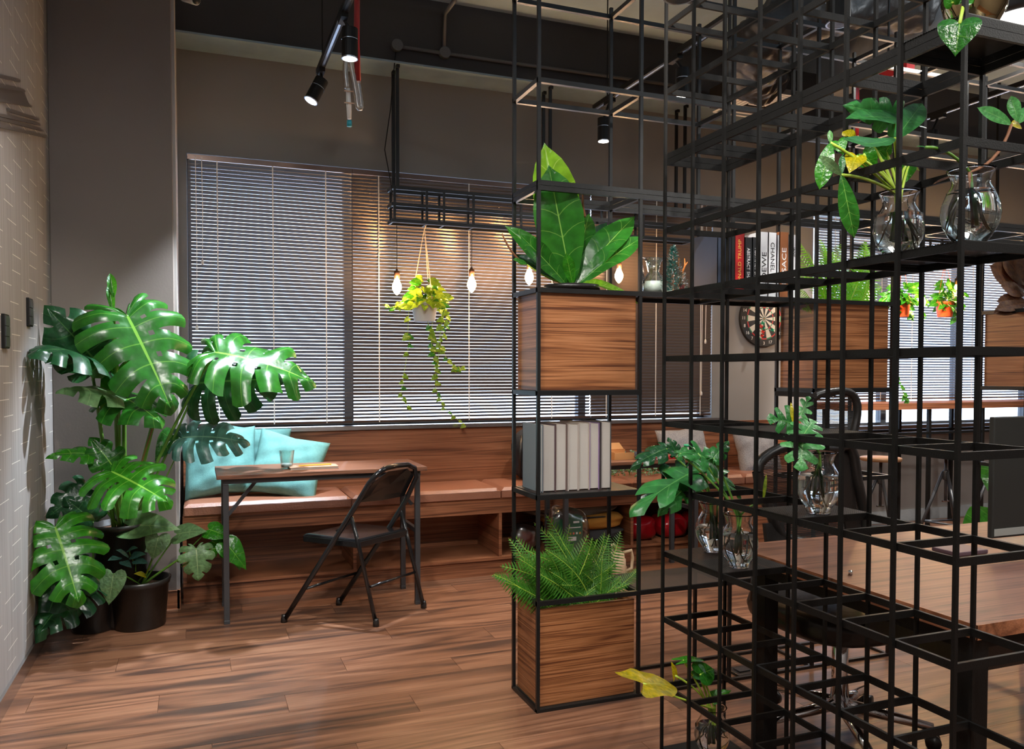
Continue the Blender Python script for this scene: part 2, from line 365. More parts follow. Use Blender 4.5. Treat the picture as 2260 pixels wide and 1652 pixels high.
# ------------------------------------------------------------------ leaf shapes
def crv(k, s):
    n = len(k) - 1; x = min(max(s, 0), 1) * n; i = min(int(x), n - 1); t = x - i
    p = [k[max(i - 1, 0)], k[i], k[i + 1], k[min(i + 2, n)]]
    def c(a, b, d, e): return .5 * (2 * b + (d - a) * t + (2 * a - 5 * b + 4 * d - e) * t * t + (3 * b - a - 3 * d + e) * t ** 3)
    if isinstance(k[0], tuple): return tuple(c(p[0][j], p[1][j], p[2][j], p[3][j]) for j in range(len(k[0])))
    return c(*p)
SHAPES = {
 'monstera': dict(B=[(.02, -.05), (.16, -.21), (.36, -.19), (.50, .02), (.52, .28), (.46, .55), (.31, .80), (.14, .94), (0, 1.03)], Mi=[0, 0, .01, .08, .22, .42, .64, .84, 1.0], nf=8, t0=.36, gap=.30, na=4, nt=10, sw=-.13),
 'split': dict(B=[(.02, -.05), (.16, -.20), (.38, -.17), (.50, .05), (.50, .30), (.42, .55), (.28, .78), (.12, .93), (0, 1.03)], Mi=[0, 0, .01, .08, .22, .42, .64, .84, 1.0], nf=5, t0=.48, gap=.28, na=4, nt=8, sw=-.10),
 'heart': dict(B=[(.02, -.04), (.17, -.20), (.38, -.16), (.47, .06), (.43, .32), (.33, .55), (.20, .76), (.08, .92), (0, 1.03)], Mi=[0, 0, .01, .08, .22, .42, .64, .84, 1.0], nf=4, t0=2, gap=0, na=3, nt=4),
 'lance': dict(B=[(.01, 0), (.045, .06), (.09, .18), (.135, .34), (.165, .52), (.165, .68), (.12, .85), (.05, .96), (0, 1.01)], Mi=[0, .03, .12, .26, .42, .58, .75, .9, 1.0], nf=7, t0=2, gap=0, na=2, nt=4),
 'arrow': dict(B=[(.03, -.02), (.14, -.34), (.24, -.40), (.25, -.12), (.27, .15), (.25, .42), (.18, .68), (.08, .90), (0, 1.03)], Mi=[0, 0, .0, .05, .2, .40, .62, .83, 1.0], nf=5, t0=2, gap=0, na=3, nt=4),
 'lobed': dict(B=[(.05, -.10), (.22, -.32), (.44, -.30), (.58, -.05), (.60, .25), (.52, .55), (.36, .85), (.15, 1.0), (0, 1.06)], Mi=[0, 0, .02, .09, .22, .38, .56, .74, .9], nf=5, t0=.16, gap=.62, na=4, nt=9),
 'wavy': dict(B=[(.03, -.05), (.20, -.22), (.36, -.16), (.34, .10), (.33, .32), (.26, .55), (.20, .75), (.10, .92), (0, 1.04)], Mi=[0, 0, .01, .08, .22, .42, .64, .84, 1.0], nf=5, t0=.62, gap=.30, na=3, nt=6),
}
def leaf_mesh(shape, m, seed=0, fold=.15, bend=.25, cup=.15, wave=.02, tw=0, ws=1.0):
    S = SHAPES[shape]; rn = random.Random(seed); mb = MB()
    nf, na, nt = S['nf'], S['na'], S['nt']
    def zf(x, y):
        return fold * abs(x) - bend * max(y, -.3) ** 2 - cup * x * x * 2 + wave * math.sin(9 * y + seed) * abs(x) * 3 + tw * x * y
    for sd in (1, -1):
        for j in range(nf):
            s0, s1 = j / nf, (j + 1) / nf
            t0 = S['t0'] + rn.uniform(-.06, .08); gap = S['gap'] * rn.uniform(.8, 1.15)
            if j == nf - 1: gap *= .6
            tipr = (rn.uniform(.05, .14) if S.get('sw') else rn.uniform(.02, .09)) if S['gap'] else 0
            vs_, uv = [], []
            for ti in range(nt + 1):
                t = ti / nt
                g = gap * max(0, (t - t0) / (1 - t0)) ** (.45 if S.get('sw') else .75) if t > t0 else 0
                for ai in range(na + 1):
                    a = ai / na
                    lo, hi = (0 if j == 0 else 1), (0 if j == nf - 1 else 1)
                    aa = a
                    if g: aa = a * (1 - g * .5 * (lo + hi)) + g * .5 * lo
                    s = s0 + (s1 - s0) * aa
                    bx, by = crv(S['B'], s); my = crv(S['Mi'], s)
                    tt = t * (1 - tipr * 4 * (a - .5) ** 2 * (1 if t > .6 else 0)) if S['gap'] else t
                    x = bx * tt; y = my + (by - my) * tt + S.get('sw', .10) * tt * (1 - tt) * (1 if s > .25 else 0)
                    x *= ws
                    z = zf(x, y) + (.10 if S.get('sw') else .05 if S['gap'] else .022) * (.25 - (a - .5) ** 2) * min(1, t * 2) * (1 - .3 * t)
                    if S['gap']: z -= (.22 if S.get('sw') else .10) * max(0, t - .45) ** 1.6 * (1 + .5 * math.sin(3 * j + seed))
                    vs_.append((sd * x, y, z)); uv.append((a, t))
            w = na + 1
            fs = [(i * w + k, (i + 1) * w + k, (i + 1) * w + k + 1, i * w + k + 1) for i in range(nt) for k in range(na)]
            if sd < 0: fs = [f[::-1] for f in fs]
            if S['gap'] and shape == 'monstera' and 1 <= j <= 5 and rn.random() < .75:   # holes beside the midrib
                r0 = 2; fs = [f for q, f in enumerate(fs) if not (q // na == r0 and q % na == 0)]
            mb.add(vs_, fs, 0, uv)
    me = mb.mesh('leaf', m, True)
    bm = bmesh.new(); bm.from_mesh(me); bmesh.ops.remove_doubles(bm, verts=bm.verts, dist=.0004); bm.to_mesh(me); bm.free()
    return me
def frame(base, tip, nrm):
    a = Vector(tip) - Vector(base); L = a.length; a.normalize(); n = Vector(nrm); n = (n - a * n.dot(a)).normalized(); x = a.cross(n)
    return Matrix(((x.x * L, a.x * L, n.x * L, base[0]), (x.y * L, a.y * L, n.y * L, base[1]), (x.z * L, a.z * L, n.z * L, base[2]), (0, 0, 0, 1)))
def tocam(p, up=.35, side=0):
    d = (EYE - Vector(p)).normalized(); return d + Vector((0, 0, up)) + RT * side
_lc = [0]
def leaf(parent, shape, m, base, tip, nrm=None, up=.35, side=0, label=None, name='leaf', **kw):
    _lc[0] += 1
    base = Vector(base); tip = Vector(tip)
    if nrm is None: nrm = tocam(base, up, side)
    me = leaf_mesh(shape, L_[m], _lc[0], **kw)
    F_ = frame(base, tip, nrm)
    if base.x < .1:
        Fi = F_.inverted()
        for v in me.vertices:
            w_ = F_ @ v.co
            if w_.x < -.693: w_.x = -.693 + .02 * math.sin(w_.z * 30) * .3; v.co = Fi @ w_
    return put(name, me, parent, None, label, F_)
def stem(parent, a, b, r=.004, m='stem', sag=None, name='stem', r2=None):
    a = Vector(a); b = Vector(b); c = (a + b) / 2 + (Vector(sag) if sag else Vector((0, 0, .04)))
    n = 10; return MB().tube(bez(a, c, b, n), [r + (r * .6 - r if r2 is None else r2 - r) * i / n for i in range(n + 1)], 7).build(name, M[m], parent, True)

# ------------------------------------------------------------------ room shell
def dash_mat():
    m, nt, N, L, P = nodes('dashed_wallcovering')
    def q(op, a, b=None, c=None):
        n = N.new('ShaderNodeMath'); n.operation = op
        for i, x in enumerate((a, b, c)):
            if x is None: continue
            if isinstance(x, (int, float)): n.inputs[i].default_value = x
            else: L.new(x, n.inputs[i])
        return n.outputs[0]
    T = N.new('ShaderNodeTexCoord'); s = N.new('ShaderNodeSeparateXYZ'); L.new(T.outputs['Object'], s.inputs[0])
    zr = q('DIVIDE', s.outputs['Z'], .066); row = q('FLOOR', zr); fz = q('FRACT', zr)
    wn_ = N.new('ShaderNodeTexWhiteNoise'); wn_.noise_dimensions = '1D'; L.new(row, wn_.inputs['W'])
    yy = q('ADD', q('DIVIDE', s.outputs['Y'], .36), wn_.outputs['Value'])
    fy = q('FRACT', yy)
    d = q('MULTIPLY', q('LESS_THAN', fz, .045), q('LESS_THAN', fy, .46))
    mp = N.new('ShaderNodeMapping'); mp.inputs['Scale'].default_value = (1, 110, 1.2); L.new(T.outputs['Object'], mp.inputs['Vector'])
    n = N.new('ShaderNodeTexNoise'); n.inputs['Scale'].default_value = 1; n.inputs['Detail'].default_value = 3; L.new(mp.outputs[0], n.inputs['Vector'])
    r = N.new('ShaderNodeValToRGB'); r.color_ramp.elements[0].position = .35; r.color_ramp.elements[1].position = .68
    r.color_ramp.elements[0].color = (.215, .198, .190, 1); r.color_ramp.elements[1].color = (.30, .28, .27, 1); L.new(n.outputs['Fac'], r.inputs[0])
    mx = N.new('ShaderNodeMix'); mx.data_type = 'RGBA'; L.new(d, mx.inputs[0]); L.new(r.outputs[0], mx.inputs[6]); mx.inputs[7].default_value = (.62, .58, .53, 1)
    L.new(mx.outputs[2], P.inputs['Base Color']); P.inputs['Roughness'].default_value = .75
    b = N.new('ShaderNodeBump'); b.inputs['Strength'].default_value = .3; b.inputs['Distance'].default_value = .004
    L.new(n.outputs['Fac'], b.inputs['Height']); L.new(b.outputs[0], P.inputs['Normal'])
    return m
XL, XR, YB, YW, ZC = -.705, 9.2, -2.2, 5.35, 3.69
fl = MB().box(XL - .15, XR + .15, YB - .15, YW + .2, -.12, -.006).build('floor', M['plank'], kind='structure')
pm = {}
row = 0; y = .35
while y < YW - .01:
    x = XL - (row * .47 % 1.22); w = min(.176, YW - y)
    while x < 8.2:
        x0 = max(x, XL); x1 = min(x + 1.22, XR)
        if x1 - x0 > .06:
            key = (round(x1 - x0, 3), round(w, 3))
            if key not in pm: pm[key] = MB().box(.0008, x1 - x0 - .0008, .0006, w - .0006, -.006, 0).mesh('plank', M['plank'])
            put('plank', pm[key], fl, M=Matrix.Translation((x0, y, 0)))
        x += 1.22
    y += .176; row += 1
MB().box(XL - .15, XL, YB - .15, YW + .2, 0, ZC).build('wall_left', dash_mat(), kind='structure')
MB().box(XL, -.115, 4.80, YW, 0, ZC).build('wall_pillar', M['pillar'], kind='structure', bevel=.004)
MB().box(-.115, -.100, 4.815, YW, 0, ZC).build('trim_1', M['trimgrey'], kind='structure')
MB().box(XR, XR + .15, YB - .15, YW + .2, 0, ZC).build('wall_right', M['wall'], kind='structure')
MB().box(XL, XR, YB - .15, YB, 0, ZC).build('wall_back', M['wall'], kind='structure')
w = MB(); y0, y1 = YW, YW + .2
w.box(-.1, XR, y0, y1, 2.63, ZC); w.box(-.1, 3.75, y0, y1, 0, .95); w.box(-.1, -.05, y0, y1, .95, 2.63)
w.box(3.75, 4.73, y0, y1, 0, 2.63); w.box(4.73, XR, y0, y1, 0, .84); w.box(9.0, XR, y0, y1, .84, 2.63)
w.build('wall_window', M['wall'], kind='structure')
MB().box(XL - .15, XR + .15, YB - .15, YW + .2, ZC, ZC + .12).build('ceiling', M['slab'], kind='structure')
MB().box(XL, XR, 5.12, YW, 3.262, ZC).build('ceiling_beam', M['beam'], kind='structure')
MB().box(XL, XR, 5.09, YW, 3.25, 3.262).build('ceiling_soffit', M['soffit'], kind='structure')
bb = at(1870, 155, 'Z', 3.25)
MB().box(bb.x, bb.x + .35, YB, 5.12, 3.25, ZC).build('ceiling_beam', M['concrete'], kind='structure')
MB().box(XL, XL + .012, YB, 4.8, 0, .075).build('baseboard_left', M['steel'], kind='structure')
MB().box(XL, -.103, 4.786, 4.80, 0, .10).box(-.115, -.098, 4.786, 4.86, 0, .10).build('baseboard_pillar', M['bench_wood'], kind='structure')
MB().box(4.6, XR, 5.335, YW, 0, .10).build('baseboard_window', M['concrete'], kind='structure')
MB().box(-.05, 3.80, 5.25, 5.47, .925, .95).build('trim_2', M['steel'], kind='structure')
# windows
def window(n, x0, x1, z0, z1, mull, rail=None):
    fr = MB(); t = .022
    for a, b in ((x0, x0 + t), (x1 - t, x1)): fr.box(a, b, 5.46, 5.52, z0, z1)
    fr.box(x0, x1, 5.46, 5.52, z1 - t, z1); fr.box(x0, x1, 5.46, 5.52, z0, z0 + t)
    w_ = fr.build('window_%d' % n, M['window_frame'], kind='structure')
    xs = [x0] + mull + [x1]
    for xm in mull: MB().box(xm - .03, xm + .03, 5.46, 5.52, z0 + t, z1 - t).build('mullion', M['window_frame'], w_)
    if rail: MB().box(x0 + t, x1 - t, 5.465, 5.515, rail, rail + .04).build('window_rail', M['window_frame'], w_)
    for a, b in zip(xs[:-1], xs[1:]):
        MB().box(a + .03, b - .03, 5.485, 5.491, z0 + .04, z1 - .04).build('window_pane', M['pane'], w_)
window(1, -.05, 3.75, .95, 2.63, [.946, 2.677])
window(2, 4.73, 9.0, .84, 2.63, [5.62, 6.5, 7.4, 8.2])
# street outside: pavement and the building opposite
MB().box(-6, 18, 5.6, 14, -.5, -.4).build('pavement', mat('street_paving', (.32, .32, .33), .9), kind='structure')

# ------------------------------------------------------------------ blinds
def blind(x0, x1, zt, zb, tilt, label, m='slat', cords=(.12, .5, .88), half_open=None, Y=5.325):
    pitch = .0225; n = int((zt - zb - .05) / pitch); L = x1 - x0 - .003
    t = thing('venetian_blind', label, 'blind', ((x0 + x1) / 2, Y, zb), 'venetian blinds along the window wall')
    def sm(ti):
        a = R(ti); c, s = math.cos(a), math.sin(a); b = MB(); v = []
        for xx in (-L / 2, L / 2):
            for u in (-1, -.5, 0, .5, 1):
                yy = u * .0125; zz = .0024 * (1 - u * u)
                v.append((xx, yy * c - zz * s, -yy * s + zz * c))
        b.add(v, [(i, i + 1, i + 6, i + 5) for i in range(4)])
        return b.mesh('slat', M[m], True)
    me = sm(tilt); me2 = sm(half_open[1]) if half_open else None
    for i in range(n):
        z = zb + .04 + i * pitch
        put('slat', me2 if (half_open and z < half_open[0]) else me, t, M=Matrix.Translation(((x0 + x1) / 2, Y, z)))
    MB().box(x0, x1, Y - .018, Y + .018, zt - .03, zt).build('headrail', M['rail'], t)
    MB().box(x0 + .005, x1 - .005, Y - .012, Y + .012, zb + .008, zb + .022).build('bottom_rail', M['rail'], t)
    for c in cords:
        x = x0 + (x1 - x0) * c
        MB().box(x - .0035, x + .0035, Y - .0155, Y - .0145, zb + .01, zt - .02).build('ladder_tape', M['cord'], t)
    return t
B1 = blind(-.045, .946, 2.615, .96, 47, 'leftmost dark venetian blind behind the tall split-leaf plant', cords=(.17, .50, .83))
B2 = blind(.947, 2.676, 2.615, .96, 52, 'wide brown venetian blind behind the lit bulbs and white hanging pot', 'slatb', cords=(.10, .46, .82), half_open=(1.14, 36))
B3 = blind(2.678, 3.722, 2.615, .96, 66, 'closed brown venetian blind left of the dartboard wall', 'slatb', cords=(.12, .52, .9))
B4 = blind(4.75, 5.60, 2.615, 1.06, 40, 'lighter half-open venetian blind behind the middle planter box', 'slat2', (.2, .8))
B5 = blind(5.64, 7.35, 2.615, 1.06, 33, 'lighter open venetian blind behind the two orange hanging pots', 'slat2', (.08, .5, .9))
B6 = blind(7.38, 8.95, 2.615, 1.06, 33, 'open venetian blind at the far right above the counter', 'slat2', (.1, .5, .9))
for (t, xs, zl) in ((B1, (.0, .035), 1.98), (B3, (3.62, 3.655), 1.55)):
    for k, x in enumerate(xs):
        zl2 = zl if k else zl - .4
        MB().tube([(x, 5.30, 2.6), (x + .004, 5.298, (2.6 + zl2) / 2), (x, 5.30, zl2)], .0025, 6).build('pull_cord', M['cord'], t)
        MB().lathe([(.002, 0), (.008, .004), (.009, .02), (.004, .034)], (x, 5.30, zl2 - .03), 10).build('cord_tassel', M['white'], t, True)

# ------------------------------------------------------------------ built-in bench
X0, X1, F = -.085, 4.56, 4.845
bn = thing('window_bench', 'built-in walnut window bench with open niches under the seat', 'bench', ((X0 + X1) / 2, F, 0))
MB().box(X0, X1, F + .02, 5.31, 0, .10).build('plinth', M['bench_wood'], bn)
MB().box(X0, X1, F, 5.31, .10, .118).build('bottom_board', M['bench_wood'], bn)
MB().box(X0, X1, F, 5.31, .445, .495).build('seat_board', M['bench_wood'], bn)
MB().box(X0, X1, F - .002, F + .02, .40, .497).build('front_fascia', M['bench_wood'], bn)
for x in (X0, .86, 1.79, 2.75, 3.66, X1 - .02):
    MB().box(x, x + .02, F, 5.29, .118, .445).build('divider', M['bench_wood'], bn)
MB().box(X0, X1, 5.27, 5.285, .118, .445).build('niche_back', M['bench_wood'], bn)
MB().box(X0, X1, 5.275, 5.30, .495, .922).build('back_panel', M['bench_wood'], bn)
CB = [X0 + .004, .85, 1.80, 2.75, 3.68, X1]
CL = ['tan leather seat pad at the left end under the aqua pillows', 'tan leather seat pad behind the folding chair', 'tan leather seat pad behind the upright grey-paged books',
      'tan leather seat pad below the left grey pillow', 'tan leather seat pad below the right grey pillow']
for i in range(5):
    b = MB(); a, c = CB[i] + .003, CB[i + 1] - .003
    def fn(u, v, a=a, c=c):
        x = a + (c - a) * u; y = 4.828 + (5.270 - 4.828) * v
        e = min(u * (c - a), (1 - u) * (c - a), v * .44, (1 - v) * .44) / .03; e = min(1, e)
        return (x, y, .545 + .021 * math.sqrt(max(0, 1 - (1 - e) ** 2)) + .004 * math.sin(7 * x) * math.sin(PI * v))
    b.grid(fn, 36, 20); b.box(a, c, 4.828, 5.270, .497, .5455)
    tag(b.build('seat_cushion', M['leather'], smooth=False), CL[i], 'cushion', 'leather pads along the bench').modifiers.new('e', 'BEVEL').width = .004

# ------------------------------------------------------------------ metal racks
ZA = [.012, .428, .833, 1.229, 1.619, 2.0, 2.40, 2.80]
XA = [1.2 + .437 * i for i in range(9)]
YF, YK = 2.82, 3.072
RA = thing('steel_plant_rack', 'long black steel rack running across the room with walnut planters', 'rack', (1.2, 2.95, 0))
pt = .013
def postA(i, yk, z0, z1): x = XA[i]; MB().box(x - pt / 2, x + pt / 2, yk - pt / 2, yk + pt / 2, z0, z1).build('post', M['rackb'], RA)
for i in (0, 1, 3, 4, 6, 7):
    for yy in (YF, YK): postA(i, yy, 0, 2.83)
for yy in (YF, YK):
    postA(2, yy, 0, .43); postA(2, yy, 1.62, 2.83); postA(5, yy, 1.99, 2.83); postA(8, yy, 1.99, 2.83)
def railA(i, j, z, dbl=False):
    hs = [(0, .018), (.0195, .0375)] if dbl else [(0, .018)]
    for h0, h1 in hs:
        for yy in (YF, YK):
            MB().box(XA[i] - pt / 2, XA[j] + pt / 2, yy - .008, yy + .008, z + h0 - .018, z + h1 - .018).build('rail', M['rackb'], RA)
def crossA(i, z, dbl=False):
    for h in ((-.018, .0195 - .018) if dbl else (-.018,)):
        MB().box(XA[i] - .008, XA[i] + .008, YF + .008, YK - .008, z + h, z + h + .018).build('crossbar', M['rackb'], RA)
for z, spans in ((ZA[0], [(0, 4), (6, 7)]), (ZA[1], [(0, 4), (6, 7)]), (ZA[2], [(0, 1), (3, 4), (6, 7)]), (ZA[3], [(0, 1), (3, 4), (6, 7)]), (ZA[4], [(0, 4), (6, 7)]),
                 (ZA[5], [(0, 8)]), (ZA[6], [(0, 8)]), (ZA[7], [(0, 8)])):
    for (i, j) in spans:
        railA(i, j, z, z == ZA[5])
        for k in range(i, j + 1): crossA(k, z, z == ZA[5])
for (i, j, z) in ((0, 1, ZA[2]), (1, 3, ZA[4]), (1, 3, ZA[1]), (0, 1, ZA[0]), (0, 1, ZA[3]), (3, 4, ZA[3]), (6, 7, ZA[3])):
    MB().box(XA[i] + .006, XA[j] - .006, YF - .006, YK + .006, z, z + .002).build('perforated_shelf', M['perf'], RA)

ZB = [.015, .236, .460, .682, .901, 1.119, 1.336, 1.550, 1.760, 1.985, 2.217, 2.436, 2.655]
XB0, XB1 = 1.45, 1.70
YBk = [2.338 - .1605 * k for k in range(8)]
RB = thing('steel_lattice_divider', 'dense black steel lattice divider reaching toward the camera, holding glass vases', 'rack', (1.575, 1.78, 0))
for k, yy in enumerate(YBk):
    for xx in (XB0, XB1):
        MB().box(xx - .0045, xx + .0045, yy - .0045, yy + .0045, 0, 2.86).build('post', M['black'], RB)
for i, z in enumerate(ZB):
    for h in ((0, .019) if i == 9 else (0,)):
        for xx in (XB0, XB1):
            s = 1 if xx == XB0 else -1
            MB().box(xx + s * .0045, xx + s * .0125, YBk[7] - .0045, YBk[0] + .0045, z + h, z + h + .018).build('rail', M['black'], RB)
        for yy in YBk:
            MB().box(XB0 + .0125, XB1 - .0125, yy - .004, yy + .004, z + h, z + h + .018).build('crossbar', M['black'], RB)
for (i, k0, k1) in ((9, 6, 7), (7, 5, 7), (5, 2, 4), (4, 3, 4), (3, 0, 2), (0, 0, 3)):
    zz = ZB[i] + (.037 if i == 9 else .018)
    MB().box(XB0 + .002, XB1 - .002, YBk[k1] - .004, YBk[k0] + .004, zz, zz + .0018).build('perforated_shelf', M['perf'], RB)

# planter boxes standing in the rack
def planter(i, z0, z1, label):
    x0, x1 = XA[i] + .012, XA[i + 1] - .012; ya, yb = YF + .012, YK - .012; t_ = .012
    t = thing('planter_box', label, 'planter', ((x0 + x1) / 2, (ya + yb) / 2, z0), 'walnut planter boxes in the rack')
    MB().box(x0, x1, ya, ya + t_, z0, z1).build('front_panel', M['walnut'], t, bevel=.001)
    MB().box(x0, x1, yb - t_, yb, z0, z1).build('back_panel', M['walnut'], t)
    MB().box(x0, x0 + t_, ya + t_, yb - t_, z0, z1).build('side_panel', M['walnut'], t)
    MB().box(x1 - t_, x1, ya + t_, yb - t_, z0, z1).build('side_panel', M['walnut'], t)
    MB().box(x0 + t_, x1 - t_, ya + t_, yb - t_, z0, z0 + .012).build('base_panel', M['inner_wood'], t)
    MB().box(x0 + t_, x1 - t_, ya + t_, yb - t_, z0 + .012, z1 - .05).build('potting_soil', M['soil'], t)
    return t
planter(0, .015, .393, 'low walnut planter box full of fern, standing on the floor level')
planter(0, 1.231, 1.602, 'raised walnut planter box under the broad-leaved nest plant')
planter(3, 1.231, 1.602, 'raised walnut planter box under the bright fern, right of the dartboard')
planter(6, 1.231, 1.602, 'walnut planter box cut by the right edge, under burgundy leaves')

# ------------------------------------------------------------------ folding tables
def folding_table(x0, x1, y0, y1, zt, label, c):
    t = thing('folding_table', label, 'table', c, 'walnut-topped folding tables by the bench')
    MB().box(x0, x1, y0, y1, zt - .022, zt).build('tabletop', M['desk_wood'], t, bevel=.002)
    MB().box(x0 + .03, x1 - .03, y0 + .035, y0 + .055, zt - .05, zt - .022).box(x0 + .03, x1 - .03, y1 - .055, y1 - .035, zt - .05, zt - .022).build('apron_rail', M['gunmetal'], t)
    for x, s in ((x0 + .045, 1), (x1 - .045, -1)):
        for y in (y0 + .05, y1 - .05):
            MB().box(x - .014, x + .014, y - .014, y + .014, 0, zt - .05).box(x - .015, x + .015, y - .015, y + .015, 0, .02).build('leg', M['gunmetal'], t, bevel=.002)
        MB().box(x - .010, x + .010, y0 + .062, y1 - .062, .40, .425).build('stretcher', M['gunmetal'], t)
        MB().bar((x + s * .012, (y0 + y1) / 2 - .1, .55), (x + s * .17, (y0 + y1) / 2 - .1, zt - .03), .008, .018).build('brace', M['gunmetal'], t)
    return t
folding_table(.085, 1.185, 4.355, 4.80, .775, 'folding table with walnut top behind the black folding chair', (.635, 4.58, 0))
folding_table(2.04, 3.06, 4.42, 4.80, .745, 'folding table with walnut top at the bench, seen through the rack', (2.55, 4.6, 0))
# glass, notebook and pencil on the first table
g = at(633, 1033, 'Z', .776)
gl = thing('drinking_glass', 'ribbed clear drinking glass on the folding table', 'glass', (g.x, g.y, .7752))
prof = [(.0, .0), (.030, .0), (.041, .098), (.0385, .098), (.028, .008), (.0, .008)]
v = MB().lathe([(max(r, .0005), z) for r, z in prof], (g.x, g.y, .7755), 28, closed=False); v.build('cup', M['thin'], gl, False)
MB().lathe([(.0005, .008), (.027, .008), (.0285, .028), (.0005, .028)], (g.x, g.y, .7755), 24).build('drink', mat('cloudy_water', (.42, .5, .52), .2), gl, True)
a = at(640, 1037, 'Z', .776); b_ = at(745, 1031, 'Z', .776)
nb = thing('notebook', 'closed notebook with tan edges lying on the folding table', 'notebook', ((a.x + b_.x) / 2, a.y + .05, .7752))
MB().box(a.x, b_.x, a.y - .01, a.y + .12, .7755, .7775).box(a.x, b_.x, a.y - .01, a.y + .12, .7865, .7885).build('cover', mat('tan_cover', (.36, .22, .15), .6), nb)
MB().box(a.x + .003, b_.x - .003, a.y - .007, a.y + .117, .7775, .7865).build('page_block', M['pages'], nb)
p0 = Vector((a.x + .05, a.y + .04, .7935)); p1 = Vector((b_.x - .03, a.y + .06, .7935))
pc = thing('pencil', 'yellow pencil lying on the notebook', 'pencil', (p0 + p1) / 2 - Vector((0, 0, .0045)))
MB().tube([p0, p1], .004, 6).build('pencil_shaft', mat('yellow_paint', (.75, .35, .03), .4), pc)
MB().tube([p0, p0 - (p1 - p0).normalized() * .014], [.004, .0006], 6).build('pencil_tip', M['inner_wood'], pc)

# ------------------------------------------------------------------ black folding chair
fc = thing('folding_chair', 'glossy black metal folding chair tucked at the folding table', 'chair', (.78, 4.33, 0))
Gb = M['gloss_black']
fA = at(627, 1368, 'Z', .01); fB = at(830, 1377, 'Z', .01); bA = at(748, 1330, 'Z', .01); bB = at(935, 1337, 'Z', .01)
# side planes of the chair: it faces the bench's left end, so its sides run from front foot to rear foot
zS = .44
dS = Vector((fB.x - fA.x, fB.y - fA.y, 0)).normalized(); nS = Vector((-dS.y, dS.x, 0))
def hp(x, y, P0):
    d = ray(x, y); t = nS.dot(P0 - EYE) / nS.dot(d); return EYE + d * t
NR = lambda x, y: hp(x, y, fA)
FR = lambda x, y: hp(x, y, bA)
MD = lambda x, y, k=.5: hp(x, y, fA.lerp(bA, k))
loop = [NR(627, 1368), NR(700, 1252), NR(775, 1132), NR(815, 1065), NR(833, 1045), MD(850, 1033, .15), MD(875, 1027, .45), MD(900, 1025, .8), FR(915, 1032), FR(919, 1052), FR(895, 1105), FR(858, 1165), FR(800, 1250), FR(748, 1330)]
MB().tube(loop, .0135, 12).build('back_frame', Gb, fc, True)
# backrest panel
bp = [NR(826, 1062), MD(858, 1040, .25), MD(900, 1034, .8), FR(913, 1050), FR(892, 1094), MD(845, 1103, .5), NR(793, 1108)]
cen = sum(bp, Vector()) / len(bp); pn = (bp[2] - bp[6]).cross(bp[3] - bp[6]).normalized() * .003
mbp = MB(); mbp.add([cen + pn * 4] + bp + [cen + pn * 2] + [p + pn for p in bp], [(0, i + 1, (i + 1) % 7 + 1) for i in range(7)] + [(8, (i + 1) % 7 + 9, i + 9) for i in range(7)] + [(i + 1, i + 9, (i + 1) % 7 + 9, (i + 1) % 7 + 1) for i in range(7)])
mbp.build('backrest', Gb, fc)
# seat pan
q = [at(668, 1178, 'Z', zS), at(790, 1192, 'Z', zS), at(902, 1165, 'Z', zS), at(780, 1152, 'Z', zS)]; sc = sum(q, Vector()) / 4
ms = MB(); ins = [sc.lerp(p, .93) for p in q]
ms.hexa([(p.x, p.y) for p in q], [(p.x, p.y) for p in q], zS - .042, zS - .006)
ms.hexa([(p.x, p.y) for p in q], [(p.x, p.y) for p in ins], zS - .006, zS + .002)
ms.build('seat', Gb, fc, bevel=.006)
MB().tube([NR(776, 1140), NR(792, 1205), NR(830, 1377)], .011, 12).build('leg', Gb, fc, True)
MB().tube([FR(884, 1120), FR(905, 1210), FR(935, 1337)], .011, 12).build('leg', Gb, fc, True)
for a_, b2 in ((NR(676, 1298), FR(785, 1264)), (NR(818, 1294), FR(918, 1261))):
    MB().tube([a_, b2], .007, 10).build('stretcher', Gb, fc, True)
for p in (fA, fB, bA, bB):
    MB().lathe([(.017, 0), (.0165, .022), (.0135, .03), (.0135, .04)], (p.x, p.y, 0), 14).build('rubber_foot', M['plastic'], fc, True)
MB().bar(NR(742, 1172), NR(775, 1150), .004, .014).bar(FR(866, 1150), FR(886, 1132), .004, .014).build('hinge_link', Gb, fc)

# ------------------------------------------------------------------ pillows on the bench
def pillow(label, m, cx, cy, cz, w, h, t, yaw, lean, roll=0, group='square cushions on the bench'):
    def fn(sg):
        def f(u, v):
            x, y = 2 * u - 1, 2 * v - 1
            k = max(0, (1 - x ** 4) * (1 - y ** 4)) ** .55
            pin = 1 - .10 * (1 - abs(y)) * abs(x) ** 2 - 0; pin2 = 1 - .10 * (1 - abs(x)) * abs(y) ** 2
            return Vector((x * w / 2 * pin, sg * (t / 2 * k + .004 * math.sin(9 * x + 5 * y) * k + .003 * math.sin(14 * y - 6 * x) * k), y * h / 2 * pin2))
        return f
    Mx = Matrix.Translation((cx, cy, cz)) @ Matrix.Rotation(yaw, 4, 'Z') @ Matrix.Rotation(lean, 4, 'X') @ Matrix.Rotation(roll, 4, 'Y')
    b = MB(); b.grid(lambda u, v: Mx @ fn(-1)(u, v), 26, 26)
    n0 = len(b.f); b.grid(lambda u, v: Mx @ fn(1)(1 - u, v), 26, 26)
    me = b.mesh('cushion', m, True); bm = bmesh.new(); bm.from_mesh(me); bmesh.ops.remove_doubles(bm, verts=bm.verts, dist=.001); bm.to_mesh(me); bm.free()
    o = put('throw_pillow', me); tag(o, label, 'pillow', group); return o
pillow('aqua linen pillow upright in the bench corner beside the pillar', M['teal'], .125, 5.10, .765, .43, .41, .13, R(4), R(-17), R(-3))
